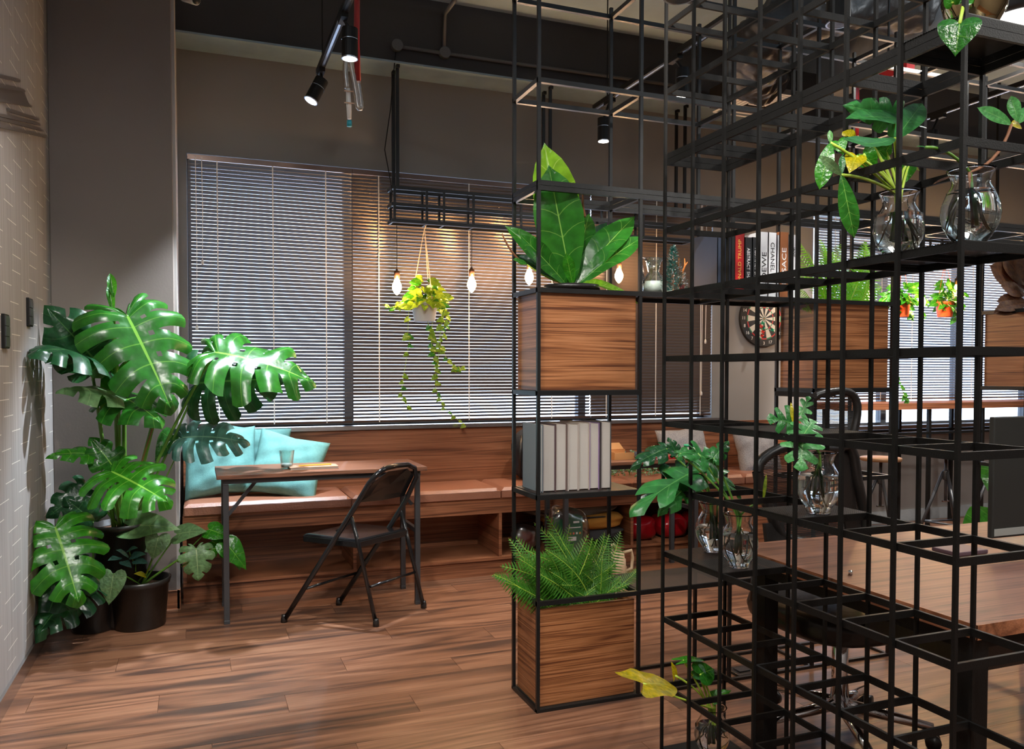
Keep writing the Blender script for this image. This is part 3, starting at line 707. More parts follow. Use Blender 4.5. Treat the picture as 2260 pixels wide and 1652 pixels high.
pillow('aqua linen pillow leaning right, behind the glass on the table', M['teal'], .50, 5.02, .735, .42, .40, .13, R(-6), R(-24), R(15))
pillow('pale aqua pillow standing behind the two aqua ones', M['teal'], .33, 5.21, .775, .40, .38, .07, R(0), R(-6), R(5))
pillow('grey tweed pillow under the closed blind, left of two', M['greyfab'], 3.36, 5.13, .715, .42, .36, .12, R(0), R(-18), R(-4))
pillow('grey tweed pillow below the dartboard, right of two', M['greyfab'], 3.98, 5.08, .70, .42, .38, .13, R(8), R(-20), R(3))

# ------------------------------------------------------------------ plants: shared small leaves
def pot(t, c, r0, r1, h, m, name='pot', rim=.012, n=36):
    c = Vector(c)
    MB().lathe([(r0 * .96, 0), (r0, .006), (r1 * .96, h - .03), (r1, h - .028), (r1 + rim * .5, h), (r1 - .006, h), (r1 - .010, h - .05), (.001, h - .05)], c, n).build(name, m, t, True)
def soil(t, c, r, z):
    MB().lathe([(.0008, z + .008), (r * .5, z + .006), (r, z)][::-1], c, 20).build('potting_soil', M['soil'], t, True)
# corner: tall monstera in a tall black pot
pc1 = at(268, 1300, 'Y', 4.60); C1 = Vector((pc1.x, 4.60, 0))
ta = thing('tall_monstera', 'tall split-leaf plant in a high black pot, reaching across the window', 'potted plant', C1)
zr = at(268, 1152, 'Y', 4.60).z
MB().lathe([(.105, 0), (.11, .02), (.13, zr - .03), (.137, zr - .03), (.14, zr), (.131, zr), (.125, zr - .05), (.001, zr - .05)], C1, 36).build('pot', M['plastic'], ta, True)
soil(ta, C1, .124, zr - .03)
A = lambda x, y, Y: at(x, y, 'Y', Y)
root = C1 + Vector((0, 0, zr - .03))
def ml(p, sh, m, b, bY, t, tY, rt=None, ry=None, sag=(0, 0, .05), sr=.009, **kw):
    B = A(b[0], b[1], bY); T_ = A(t[0], t[1], tY)
    o = leaf(p, sh, m, B, T_, **kw)
    if rt is not None: stem(p, A(rt[0], rt[1], ry or bY) if not isinstance(rt, Vector) else rt, B, sr, 'stem', sag)
    return o
ml(ta, 'monstera', 'deep', (280, 695), 4.40, (385, 893), 4.22, root + Vector((.02, 0, 0)), None, (-.02, .12, .25), .013, up=.35, fold=.08, bend=.12, side=.35, ws=1.0)
ml(ta, 'monstera', 'deep', (474, 777), 4.45, (695, 806), 4.30, root + Vector((.04, -.03, 0)), None, (-.02, 0, .05), .010, up=1.5, fold=.05, bend=.22, wave=.05, ws=1.05)
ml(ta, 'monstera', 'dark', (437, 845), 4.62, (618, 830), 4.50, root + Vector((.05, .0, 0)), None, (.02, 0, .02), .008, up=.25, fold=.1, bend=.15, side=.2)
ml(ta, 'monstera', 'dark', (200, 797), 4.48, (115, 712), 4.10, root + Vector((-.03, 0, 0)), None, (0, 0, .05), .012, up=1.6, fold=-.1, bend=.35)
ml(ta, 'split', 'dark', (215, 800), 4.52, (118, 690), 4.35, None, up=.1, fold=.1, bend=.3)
ml(ta, 'split', 'pale', (262, 868), 4.45, (140, 835), 4.25, root, None, (0, .03, .1), .009, up=2.6, fold=-.05, bend=.2)
ml(ta, 'split', 'deep', (262, 872), 4.45, (352, 905), 4.2, None, up=2.2, fold=-.1, bend=.2)
ml(ta, 'heart', 'bright', (262, 810), 4.5, (232, 915), 4.42, None, up=.0, side=.4, fold=.2, ws=.6)
ml(ta, 'monstera', 'blue', (404, 965), 4.60, (540, 950), 4.52, root + Vector((.06, .02, 0)), None, (.05, .05, 0), .005, up=1.1, fold=.1, bend=.3, ws=1.0)
ml(ta, 'heart', 'deep', (380, 960), 4.62, (345, 1010), 4.55, None, up=.2, ws=.8)
ml(ta, 'monstera', 'bright', (247, 1040), 4.28, (372, 1098), 4.08, root, None, (0, -.08, .05), .010, up=.75, fold=.06, bend=.10, side=.30, ws=1.12)
ml(ta, 'split', 'deep', (250, 1030), 4.42, (205, 965), 4.40, None, up=.5, ws=1.1)
ml(ta, 'split', 'bright', (212, 1003), 4.45, (115, 985), 4.35, root, None, (0, 0, .02), .006, up=1.8, ws=.8)
ml(ta, 'split', 'dark', (190, 1080), 4.55, (110, 1130), 4.45, root, None, (-.03, 0, .05), .007, up=.3)
for (bx, by, tx, ty, w_) in ((252, 655, 243, 603, .5), (250, 690, 240, 625, .35)):
    ml(ta, 'lance', 'bright', (bx, by), 4.45, (tx, ty), 4.44, None, up=.1, ws=2.2 * w_, fold=.8)
stem(ta, root, A(250, 690, 4.45), .016, 'stem', (0, 0, 0))
stem(ta, root + Vector((.03, -.02, 0)), A(345, 905, 4.35), .016, 'stem', (0, 0, 0))
stem(ta, root + Vector((.02, -.03, 0)), A(352, 900, 4.33), .005, 'bstem', (-.02, 0, 0), 'dry_sheath')
# dark pot to its left with the low hanging leaves
C2 = Vector((-.50, 4.56, 0))
tb = thing('low_monstera', 'split-leaf plant in a dark pot in the corner, big leaves hanging low by the wall', 'potted plant', C2)
pot(tb, C2, .10, .125, .30, M['plastic']); soil(tb, C2, .115, .26)
r2 = C2 + Vector((0, 0, .27))
ml(tb, 'monstera', 'bright', (122, 1163), 4.22, (178, 1322), 4.02, r2, None, (-.06, -.05, .15), .009, up=.25, fold=.06, bend=.12, side=.3, ws=1.05)
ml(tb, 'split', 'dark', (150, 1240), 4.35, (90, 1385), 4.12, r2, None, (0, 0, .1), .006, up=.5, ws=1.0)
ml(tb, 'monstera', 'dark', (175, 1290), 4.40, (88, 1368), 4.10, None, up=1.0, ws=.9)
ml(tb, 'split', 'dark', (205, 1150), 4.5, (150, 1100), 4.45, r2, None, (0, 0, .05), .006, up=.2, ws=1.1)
# front pot with pale young leaves
pc3 = at(306, 1392, 'Z', 0); C3 = Vector((pc3.x, pc3.y + .10, 0))
td = thing('young_monstera', 'young plant with pale heart-shaped leaves in the front black pot', 'potted plant', C3)
pot(td, C3, .122, .145, .245, M['plastic']); soil(td, C3, .135, .205)
r3 = C3 + Vector((.01, 0, .205)); y3 = C3.y
ml(td, 'heart', 'pale', (285, 1160), y3 - .02, (386, 1150), y3 - .10, r3, None, (-.03, 0, .03), .005, up=1.1, ws=.9, fold=.2)
ml(td, 'heart', 'pale', (350, 1183), y3 - .08, (336, 1232), y3 - .12, r3, None, (.02, 0, .02), .006, up=.45, ws=1.15, fold=.1)
ml(td, 'heart', 'pale', (392, 1178), y3 + .02, (447, 1163), y3 - .05, r3, None, (.02, 0, .04), .005, up=1.0, ws=1.0)
ml(td, 'split', 'pale', (433, 1210), y3 - .10, (438, 1277), y3 - .16, r3, None, (.03, 0, .03), .007, up=.55, ws=1.15)
ml(td, 'heart', 'bright', (462, 1168), y3, (507, 1180), y3 - .05, A(392, 1240, y3), None, (0, 0, .01), .004, up=.8, ws=1.1)
ml(td, 'heart', 'bright', (500, 1200), y3 - .05, (545, 1250), y3 - .10, A(400, 1250, y3), None, (0, 0, .02), .004, up=.6, ws=.85)
ml(td, 'split', 'bright', (470, 1195), y3 + .03, (520, 1222), y3, None, up=.6, ws=1.0)
ml(td, 'heart', 'bright', (520, 1222), y3 + .03, (530, 1256), y3, None, up=.3, ws=.8)
ml(td, 'heart', 'pale', (250, 1268), y3 - .14, (240, 1332), y3 - .18, r3, None, (-.05, -.04, .07), .005, up=.25, ws=.95)
ml(td, 'heart', 'pale', (300, 1195), y3 + .04, (330, 1215), y3, r3, None, (0, 0, .03), .004, up=.6, ws=.9)
for i, (bx, by, tx, ty) in enumerate(((262, 1228, 240, 1232), (280, 1222, 262, 1210), (292, 1226, 318, 1218), (285, 1212, 300, 1205), (300, 1236, 325, 1238), (272, 1238, 290, 1248), (318, 1268, 300, 1262), (322, 1266, 326, 1252))):
    ml(td, 'heart', 'blue' if i < 6 else 'yellow', (bx, by), y3 - .06, (tx, ty), y3 - .09, r3 + Vector((-.03, 0, 0)), None, (0, 0, .01), .003, up=1.2, ws=.9)

# ------------------------------------------------------------------ ferns
def frond_mesh(m, n=24, seed=0, L=1.0, wmax=.15, droop=.5):
    rn = random.Random(seed); b = MB()
    def pos(t): return Vector((.05 * math.sin(3 * t + seed), t * (1 - .12 * t), -droop * t * t))
    for i in range(2, n):
        t = i / n; p = pos(t); d = (pos(min(1, t + .02)) - p).normalized()
        w_ = wmax * math.sin(PI * min(1, t * 1.02) ** .75) ** .8 + .012
        for s in (1, -1):
            dirv = (Vector((s, 0, 0)) * .88 + d * .45 + Vector((0, 0, -.12 + rn.uniform(-.1, .1)))).normalized()
            cw = .62 / n; K = 5
            vs_ = []; uv = []
            for k in range(K + 1):
                u = k / K; c = p + dirv * w_ * u + Vector((0, 0, -.10 * w_ * u * u))
                hw = cw * .5 * (1 - u ** 2.2) * (1.0 if k % 2 == 0 else .62) + .001
                vs_ += [c + d * hw, c - d * hw]; uv += [(0, .3 + u * .5), (1, .3 + u * .5)]
            b.add(vs_, [(2 * k, 2 * k + 1, 2 * k + 3, 2 * k + 2) for k in range(K)], 0, uv)
    b.tube([pos(i / 10) for i in range(11)], [.006 * (1 - i / 11) + .001 for i in range(11)], 5, m=1)
    return b.mesh('frond', [m, M['ystem']], True)
def fern(t, c, R_, n, m, targets, seed=1):
    vars_ = [frond_mesh(m, 26, seed * 10 + k, droop=.10 + .10 * k) for k in range(4)]
    rn = random.Random(seed)
    for i, tg in enumerate(targets):
        base = Vector(c) + Vector((rn.uniform(-R_, R_), rn.uniform(-.05, .05), 0))
        d = Vector(tg) - base
        nrm = Vector((0, 0, .7)) + Vector((rn.uniform(-.4, .4), -1.0, 0))
        put('frond', vars_[i % 4], t, M=frame(base, Vector(tg), nrm))
f1c = Vector((XA[0] + .22, 2.945, .35))
f1 = thing('lush_fern', 'lush green fern filling the low walnut planter', 'fern', f1c)
T1 = []
for (x, y, Y) in ((1118, 1285, 2.80), (1140, 1262, 2.86), (1165, 1215, 2.92), (1190, 1200, 2.95), (1215, 1190, 2.93), (1240, 1175, 2.96), (1255, 1165, 2.90), (1290, 1185, 2.94), (1310, 1200, 2.88), (1345, 1190, 2.95),
                  (1380, 1180, 3.0), (1375, 1205, 2.97), (1398, 1255, 2.92), (1385, 1285, 2.84), (1350, 1300, 2.80), (1130, 1250, 2.98), (1170, 1245, 2.82), (1225, 1235, 2.80), (1262, 1225, 2.78), (1300, 1240, 2.80),
                  (1200, 1280, 2.79), (1245, 1285, 2.78), (1290, 1290, 2.78), (1330, 1270, 2.82), (1360, 1245, 2.90), (1160, 1300, 2.80), (1215, 1215, 2.86), (1330, 1215, 2.9)):
    p = A(x, y, Y); p.z -= .0; T1.append(p)
_r = random.Random(4)
T1 = [f1c + (p - f1c) * 1.16 + Vector((0, 0, .02)) for p in T1]
T1 += [f1c + (p - f1c) * _r.uniform(.65, .95) + Vector((_r.uniform(-.05, .05), _r.uniform(-.03, .03), _r.uniform(0, .04))) for p in T1[:24]]
fern(f1, f1c, .14, 0, L_['fern'], T1, 3)
f2c = Vector((XA[3] + .22, 2.945, 1.555))
f2 = thing('bright_fern', 'bright green fern on the raised planter right of the books', 'fern', f2c)
T2 = [A(x, y, Y) for (x, y, Y) in ((1772, 500, 2.9), (1768, 545, 2.86), (1775, 590, 2.84), (1800, 520, 2.95), (1820, 500, 2.9), (1850, 515, 2.93), (1870, 530, 2.88), (1905, 480, 2.95), (1918, 500, 2.9), (1945, 500, 2.97), (1955, 540, 2.9),
                                 (1948, 590, 2.86), (1970, 610, 2.88), (1930, 620, 2.8), (1890, 600, 2.8), (1850, 590, 2.8), (1815, 600, 2.8), (1785, 630, 2.8), (1800, 650, 2.8), (1940, 650, 2.82), (1905, 560, 2.84), (1840, 550, 2.84))]
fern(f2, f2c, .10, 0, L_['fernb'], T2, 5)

# ------------------------------------------------------------------ nest plant on the raised planter
nc = A(1262, 640, 2.945); NC = Vector((nc.x, 2.945, 1.56))
np_ = thing('nest_plant', 'broad-leaved nest plant towering over the raised walnut planter', 'potted plant', NC)
MB().lathe([(.085, -.10), (.098, .066), (.112, .066), (.112, .085), (.104, .085), (.10, .055), (.001, .055)], NC, 40).build('pot', M['plastic'], np_, True)
MB().lathe([(.098, .052), (.099, .06), (.001, .06)], NC, 24).build('potting_soil', M['soil'], np_, True)
def nl(b, bY, t, tY, m='nest', **kw):
    k = dict(up=.2, fold=.35, bend=.05, wave=.06); k.update(kw)
    return leaf(np_, 'lance', m, A(*b, bY), A(*t, tY), **k)
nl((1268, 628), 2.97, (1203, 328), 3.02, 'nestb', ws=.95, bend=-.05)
nl((1262, 630), 2.93, (1213, 372), 2.86, ws=1.25, fold=.22, wave=.03, bend=.05)
nl((1268, 630), 2.95, (1392, 462), 2.90, ws=.95, up=.8, bend=.18)
nl((1272, 630), 2.92, (1413, 505), 2.84, ws=.85, up=.6, bend=.22)
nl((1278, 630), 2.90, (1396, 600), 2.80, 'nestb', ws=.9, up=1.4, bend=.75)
nl((1254, 630), 2.95, (1142, 495), 2.90, ws=.75, up=.6, bend=.25)
nl((1252, 630), 2.90, (1163, 520), 2.82, ws=.85, up=.5, bend=.15)
nl((1248, 630), 2.96, (1143, 548), 3.05, 'dark', ws=.7, up=.8, bend=.2)
nl((1262, 630), 2.99, (1300, 470), 3.06, ws=.9, up=.3)
nl((1258, 630), 3.0, (1232, 470), 3.08, 'dark', ws=1.0)
nl((1266, 630), 2.98, (1338, 490), 3.04, 'dark', ws=.9)
nl((1164, 584), 2.86, (1134, 572), 2.84, ws=1.3, up=.8)
nl((1264, 629), 2.90, (1250, 560), 2.86, 'bright', ws=1.1)
for a_, b2, mm, r_ in (((1242, 625), (1164, 584), 'ystem', .004), ((1150, 578), (1108, 515), 'bstem', .005), ((1270, 600), (1290, 495), 'ystem', .005), ((1291, 478), (1287, 420), 'bstem', .006)):
    stem(np_, A(*a_, 2.92), A(*b2, 2.88), r_, mm, (-.01, 0, -.012))

# burgundy plant on the right-hand planter
bc = A(2262, 672, 2.95); BC = Vector((4.04, 2.95, 1.56))
bp_ = thing('burgundy_rubber_plant', 'burgundy-leaved rubber plant at the right edge above the planter', 'potted plant', BC)
MB().lathe([(.09, -.05), (.12, .055), (.13, .055), (.001, .05)], BC, 28).build('pot', M['plastic'], bp_, True)
for i, (b, t, w_) in enumerate((((2262, 640), (2196, 585), 1.7), ((2264, 628), (2222, 560), 1.8), ((2262, 650), (2216, 628), 1.7), ((2262, 662), (2208, 662), 1.2), ((2262, 672), (2200, 686), 1.0), ((2262, 668), (2205, 678), 1.0), ((2268, 630), (2262, 548), 1.8), ((2270, 650), (2330, 610), 1.7), ((2270, 640), (2310, 560), 1.7))):
    leaf(bp_, 'lance', 'burg', A(*b, 2.95 - .01 * i), A(*t, 2.95 - .012 * i), nrm=Vector((-.5, -1, .35 + .1 * (i % 3))), ws=w_, fold=.2, wave=.02, bend=.1)
stem(bp_, BC + Vector((0, 0, .05)), BC + Vector((0, 0, .25)), .008, 'bstem', (0, 0, 0))

# ------------------------------------------------------------------ glass vases with rooted cuttings
VPROF = [(.030, 0), (.034, .004), (.034, .012), (.045, .028), (.058, .052), (.0635, .076), (.061, .100), (.052, .124), (.042, .142), (.040, .150), (.042, .162), (.049, .176), (.052, .180)]
def vase(label, c, k, water=.55, roots=6, seed=1, gold=False, tall=1.0):
    c = Vector(c); t = thing('glass_vase', label, 'vase', c, 'round-bellied glass vases on the racks')
    out = [(r * k, z * k * tall) for r, z in VPROF]; inn = [(max(.001, r * k - .0022), z * k * tall + (.006 if z < .01 else 0)) for r, z in VPROF]
    MB().lathe(out + inn[::-1], c, 40, closed=False).build('glass_body', M['gold'] if gold else M['glass'], t, True)
    H = VPROF[-1][1] * k * tall
    if not gold:
        wz = H * water; wp = [(max(.001, r * k - .0012), z * k * tall + (.0065 if z < .01 else 0)) for r, z in VPROF if z * k * tall < wz]
        rw = wp[-1][0]
        wp = [(.0005, wp[0][1])] + wp + [(rw, wz), (.0005, wz)]
        MB().lathe(wp, c, 32).build('water', M['water'], t, True)
    rn = random.Random(seed)
    for i in range(roots):
        a = rn.uniform(0, 2 * PI); r0 = .25 * .05 * k
        p0_ = c + Vector((math.cos(a) * .006, math.sin(a) * .006, H * .72)); a2 = a + rn.uniform(-1, 1)
        p2 = c + Vector((math.cos(a2) * .040 * k, math.sin(a2) * .040 * k, H * rn.uniform(.12, .4)))
        p1_ = c + Vector((math.cos(a) * .03 * k, math.sin(a) * .03 * k, H * rn.uniform(.3, .6)))
        MB().tube(bez(p0_, p1_, p2, 8), [.0022 * (1 - .06 * j) for j in range(9)], 5).build('root', M['root'] if i % 3 else M['bstem'], t, True)
    return t, c, H
def cutting(name, label, c, H, leaves, group='rooted cuttings in the vases', sm='stem', smr=.0035):
    """leaves: (shape, material, base px, base Y, tip px, tip Y, kwargs)"""
    t = thing(name, label, 'plant', c + Vector((0, 0, H * .45)), group)
    for lf in leaves:
        sh, m, b, bY, tp, tY = lf[:6]; kw = dict(lf[6]) if len(lf) > 6 else {}
        st = kw.pop('st', True); sg = kw.pop('sag', (0, 0, .02)); mm = kw.pop('sm', sm)
        o = leaf(t, sh, m, A(*b, bY), A(*tp, tY), **kw)
        if st:
            mouth = c + Vector((random.uniform(-.012, .012), random.uniform(-.01, .01), H * .97))
            low = c + Vector((random.uniform(-.014, .014), random.uniform(-.01, .01), H * .3))
            B = A(*b, bY); mid = (mouth + B) / 2 + Vector(sg)
            pts = [low, low.lerp(mouth, .5)] + bez(mouth, mid, B, 7)
            MB().tube(pts, [smr] * len(pts), 7).build('stem', M[mm], t, True)
    return t
def onshelf(x, y, z): p = at(x, y, 'Z', z); return Vector((p.x, p.y, z))
def clampB(p): return Vector((min(max(p.x, XB0 + .058), XB1 - .06), p.y, p.z))
# V1 middle shelf
c = clampB(onshelf(1806, 1132, ZB[4] + .0205)); _, c, H = vase('clear vase alone on the short mesh shelf in front of the mesh office chair', c, .92, .62, 4, 11)
y = c.y
cutting('lobed_philodendron', 'finger-lobed cutting in the vase before the mesh office chair', c, H, [
    ('lobed', 'philol', (1772, 968), y - .02, (1768, 1022), y - .06, dict(up=.25, ws=1.15, bend=.3)),
    ('lobed', 'philol', (1774, 958), y - .02, (1800, 918), y, dict(up=.2, ws=1.0, st=False)),
    ('lobed', 'philo', (1752, 935), y + .04, (1712, 920), y + .02, dict(up=.3, ws=1.0)),
    ('lobed', 'philol', (1768, 915), y + .05, (1786, 872), y + .05, dict(up=.2, ws=.7, st=False)),
    ('lance', 'yellow', (1752, 940), y + .03, (1746, 890), y + .03, dict(up=.2, ws=.5, st=False))])
# V2 V3 lower left shelf
c = clampB(onshelf(1573, 1216, ZB[3] + .0205)); _, c2_, H2 = vase('clear vase at the back of the pair on the lower mesh shelf', c, .92, .5, 7, 12)
c = clampB(onshelf(1637, 1250, ZB[3] + .0205)); c.x = XB0 + .065 + .03; _, c3_, H3 = vase('clear vase at the front of the pair on the lower mesh shelf', c, .92, .62, 5, 13)
y = c2_.y
cutting('split_philodendron', 'dark glossy lobed leaves arching left from the rear lower vase', c2_, H2, [
    ('lobed', 'philo', (1545, 1033), y - .02, (1406, 1096), y - .12, dict(up=1.3, ws=.42, bend=.15, wave=.02)),
    ('lobed', 'philo', (1550, 1032), y - .05, (1646, 1078), y - .12, dict(up=1.1, ws=.42, bend=.3)),
    ('lobed', 'dark', (1510, 1040), y, (1425, 1092), y - .03, dict(up=.6, ws=.6, st=False, bend=.2)),
    ('split', 'philo', (1520, 1068), y - .02, (1457, 1126), y - .08, dict(up=.5, ws=.55, bend=.1)),
    ('split', 'dark', (1470, 990), y + .03, (1400, 1012), y, dict(up=.9, ws=.6)),
    ('split', 'dark', (1492, 1000), y + .02, (1478, 968), y + .02, dict(up=.4, ws=.9, st=False))])
y = c3_.y
cutting('split_philodendron', 'dark lobed leaves rising behind the front lower vase', c3_, H3, [
    ('split', 'philo', (1575, 1010), y, (1610, 966), y, dict(up=.3, ws=.7)),
    ('lobed', 'philo', (1540, 1000), y + .02, (1610, 1040), y, dict(up=.8, ws=.6)),
    ('split', 'philo', (1500, 1000), y + .04, (1555, 990), y + .02, dict(up=.9, ws=.6)),
    ('lance', 'lime', (1684, 1110), y - .03, (1691, 1047), y - .03, dict(up=.2, ws=.35))])
# V4 bottom shelf
c = clampB(onshelf(1571, 1668, ZB[0] + .0205)); c.y = min(c.y, YBk[0] - .06); _, c4_, H4 = vase('clear vase on the bottom shelf of the lattice, cut by the picture edge', c, .92, .62, 8, 14)
y = c4_.y
cutting('yellowing_cutting', 'cutting with one yellowing leaf in the bottom vase', c4_, H4, [
    ('arrow', 'yellow', (1420, 1508), y - .05, (1492, 1503), y + .02, dict(up=1.5, ws=1.5, bend=.1, sag=(-.02, 0, .0))),
    ('heart', 'philo', (1537, 1478), y, (1560, 1500), y - .03, dict(up=.1, ws=1.25)),
    ('heart', 'deep', (1545, 1487), y - .02, (1582, 1470), y, dict(up=.2, ws=1.1)),
    ('arrow', 'yellow', (1490, 1490), y + .03, (1487, 1462), y + .03, dict(up=.0, side=.8, ws=1.0, sag=(.02, 0, .01))),
    ('arrow', 'bright', (1507, 1456), y, (1557, 1446), y, dict(up=2, ws=.7)),
    ('heart', 'bright', (1575, 1540), y, (1611, 1520), y - .02, dict(up=.6, ws=.8)),
    ('heart', 'bright', (1576, 1536), y + .02, (1571, 1525), y, dict(up=.6, ws=.8, st=False))], sm='ystem')
# V5 V6 upper shelf
zz = ZB[7] + .0205
_, c5, H5 = vase('clear vase on the upper mesh shelf, left of two, full of yellow-green leaves', Vector((1.575, 1.492, zz)), .90, .66, 8, 15)
_, c6, H6 = vase('clear vase on the upper mesh shelf at the divider corner, right of two', Vector((1.572, 1.295, zz)), .94, .72, 8, 16)
y = 1.49
cutting('arrow_leaf_cutting', 'cluster of yellow-green arrow-shaped leaves in the upper left vase', c5, H5, [
    ('arrow', 'philo', (1982, 262), y, (1880, 245), y - .03, dict(up=.9, ws=.9, st=False, bend=.1)),
    ('wavy', 'philo', (1975, 262), y + .03, (1900, 232), y, dict(up=.2, ws=.9)),
    ('lance', 'philo', (1975, 305), y - .08, (1851, 352), y - .12, dict(up=.8, ws=.9, bend=-.2, wave=.03)),
    ('lance', 'philo', (1975, 308), y - .08, (2043, 216), y - .04, dict(up=.1, ws=.9, bend=.1, st=False)),
    ('lance', 'bright', (1833, 315), y, (1812, 400), y - .02, dict(up=.1, ws=1.1)),
    ('lance', 'bright', (1834, 318), y, (1831, 286), y, dict(up=.1, ws=1.1, st=False)),
    ('lance', 'nest', (1857, 386), y - .08, (1885, 516), y - .10, dict(up=.2, ws=.9)),
    ('lance', 'pale', (1857, 386), y - .08, (1822, 350), y - .10, dict(up=.2, ws=.9, st=False)),
    ('lance', 'philo', (1858, 384), y - .07, (1859, 340), y - .07, dict(up=.2, ws=1.0, st=False)),
    ('heart', 'yellow', (1890, 345), y, (1878, 370), y - .02, dict(up=.2, ws=1.0)),
    ('heart', 'bright', (1905, 340), y + .02, (1935, 372), y, dict(up=.2, ws=1.2)),
    ('heart', 'bright', (1925, 320), y + .02, (1960, 350), y, dict(up=.3, ws=.9)),
    ('heart', 'yellow', (1872, 300), y + .02, (1885, 282), y + .02, dict(up=.3, ws=1.3, st=False)),
    ('heart', 'bright', (1850, 312), y + .02, (1860, 335), y, dict(up=.3, ws=1.1, st=False)),
    ('heart', 'deep', (1955, 335), y + .02, (1965, 318), y, dict(up=.2, ws=1.2)),
    ('heart', 'bright', (1935, 330), y + .02, (1940, 310), y, dict(up=.2, ws=.9)),
    ('heart', 'bright', (1998, 368), y + .02, (1992, 400), y, dict(up=.2, ws=1.0)),
    ('heart', 'lime', (2008, 364), y + .02, (2030, 372), y, dict(up=1, ws=.6))], sm='ystem')
y = 1.295
cutting('pale_lobed_cutting', 'long-stemmed pale lobed leaf rising from the corner vase to the right edge', c6, H6, [
    ('lance', 'philol', (2232, 275), y, (2176, 236), y, dict(up=.4, ws=1.0, sm='bstem', sag=(.03, 0, -.03))),
    ('lance', 'philol', (2246, 268), y, (2233, 212), y, dict(up=.3, ws=1.4, st=False)),
    ('lance', 'yellow', (2230, 276), y, (2262, 270), y, dict(up=.3, ws=1.6, st=False)),
    ('lance', 'philol', (2250, 272), y, (2275, 225), y, dict(up=.3, ws=1.4, st=False)),
    ('lance', 'bstem' if False else 'burg', (2110, 388), y, (2066, 392), y, dict(up=1, ws=.4, st=False)),
    ('lance', 'philo', (2044, 325), y - .02, (2022, 318), y, dict(up=1, ws=.4, sag=(.0, 0, .03)))])
# V7 amber vase at the top corner
_, c7, H7 = vase('amber mirrored vase on the topmost mesh shelf at the divider corner', Vector((1.575, 1.295, ZB[9] + .0395)), 1.05, .6, 0, 17, gold=True)
cutting('heart_leaf_cutting', 'single glossy heart-shaped leaf hanging from the amber vase', c7, H7, [
    ('heart', 'deep', (2118, 52), 1.20, (2110, 110), 1.19, dict(up=.1, ws=1.35, fold=.25)),
    ('heart', 'bright', (2102, 8), 1.25, (2090, -25), 1.25, dict(up=.3, ws=1.0)),
    ('heart', 'bright', (2125, 5), 1.25, (2140, -30), 1.25, dict(up=.3, ws=1.0))], sm='ystem')

# ------------------------------------------------------------------ books
def text(s, size, m, parent, Mx, name='title', ex=.0004, align='CENTER', fit=None):
    cu = bpy.data.curves.new('lettering', 'FONT'); cu.body = s; cu.size = size; cu.extrude = ex; cu.align_x = align; cu.align_y = 'CENTER'; cu.resolution_u = 3
    o = bpy.data.objects.new('lettering', cu); COL.objects.link(o); bpy.context.view_layer.update()
    me = bpy.data.meshes.new_from_object(o.evaluated_get(bpy.context.evaluated_depsgraph_get()))
    bpy.data.objects.remove(o); bpy.data.curves.remove(cu)
    me.materials.clear(); me.materials.append(m)
    if fit:
        xs_ = [v.co.x for v in me.vertices]; ys_ = [v.co.y for v in me.vertices]; cx_, cy_ = (min(xs_) + max(xs_)) / 2, (min(ys_) + max(ys_)) / 2
        fx_, fy_ = fit[0] / (max(xs_) - min(xs_)), fit[1] / (max(ys_) - min(ys_))
        for v in me.vertices: v.co.x = (v.co.x - cx_) * fx_; v.co.y = (v.co.y - cy_) * fy_
    return put(name, me, parent, M=Mx)
def book(label, x0, x1, y0, y1, z0, h, cov, fore, group, tilt=0):
    t = thing('hardback_book', label, 'book', ((x0 + x1) / 2, y0, z0), group)
    b = MB(); w_ = .0025
    b.box(x0, x0 + w_, y0, y1, z0, z0 + h).box(x1 - w_, x1, y0, y1, z0, z0 + h)
    if fore: b.box(x0, x1, y1 - w_, y1, z0, z0 + h)
    else: b.box(x0, x1, y0, y0 + w_, z0, z0 + h)
    b.build('cover', cov, t)
    ya, yb = (y0 + .006, y1 - w_) if fore else (y0 + w_, y1 - .006)
    MB().box(x0 + w_, x1 - w_, ya, yb, z0 + .004, z0 + h - .004).build('page_block', M['pages'], t)
    return t
cvs = [mat('slate_cover', (.16, .19, .21), .6), mat('plum_cover', (.09, .05, .06), .5), mat('umber_cover', (.12, .07, .06), .5), mat('stone_cover', (.42, .36, .32), .6), mat('sand_cover', (.40, .33, .28), .6), mat('multicolour_cover', (.25, .16, .30), .5), mat('charcoal_cover', (.06, .05, .05), .5)]
zb_ = ZA[2] + .0025
BL = ['slate-covered book at the left end of the row of grey page edges', 'thickest book, second from the left, pages facing out', 'dark-covered book, third from the left in the row', 'pale-covered book, fourth from the left in the row',
      'book with a colourful cover edge, fifth in the row', 'pale-covered book, sixth in the row beside the last', 'dark-covered book at the right end of the row against the post']
px_ = [(1181, 1196), (1198, 1226), (1227, 1252), (1253, 1276), (1277, 1301), (1302, 1324), (1325, 1348)]
for i, (a_, b2) in enumerate(px_):
    xa = at(a_, 1000, 'Y', 2.87).x; xb = at(b2, 1000, 'Y', 2.87).x
    if i == 0: xa += .02; xb += .004
    book(BL[i], xa + .0005, xb - .0005, 2.865 + (.004 * (i % 3)), 3.05, zb_, .262 - .003 * (i % 2) + .001 * i, cvs[i % 7], True, 'tall books with grey page edges on the rack')
zb_ = ZA[4] + .0025
wht = mat('white_jacket', (.75, .77, .80), .35); blk = mat('black_jacket', (.02, .022, .025), .35)
ink = mat('black_ink', (.02, .02, .02), .5); wink = mat('white_ink', (.85, .85, .85), .5); goldink = mat('gold_ink', (.85, .55, .10), .4)
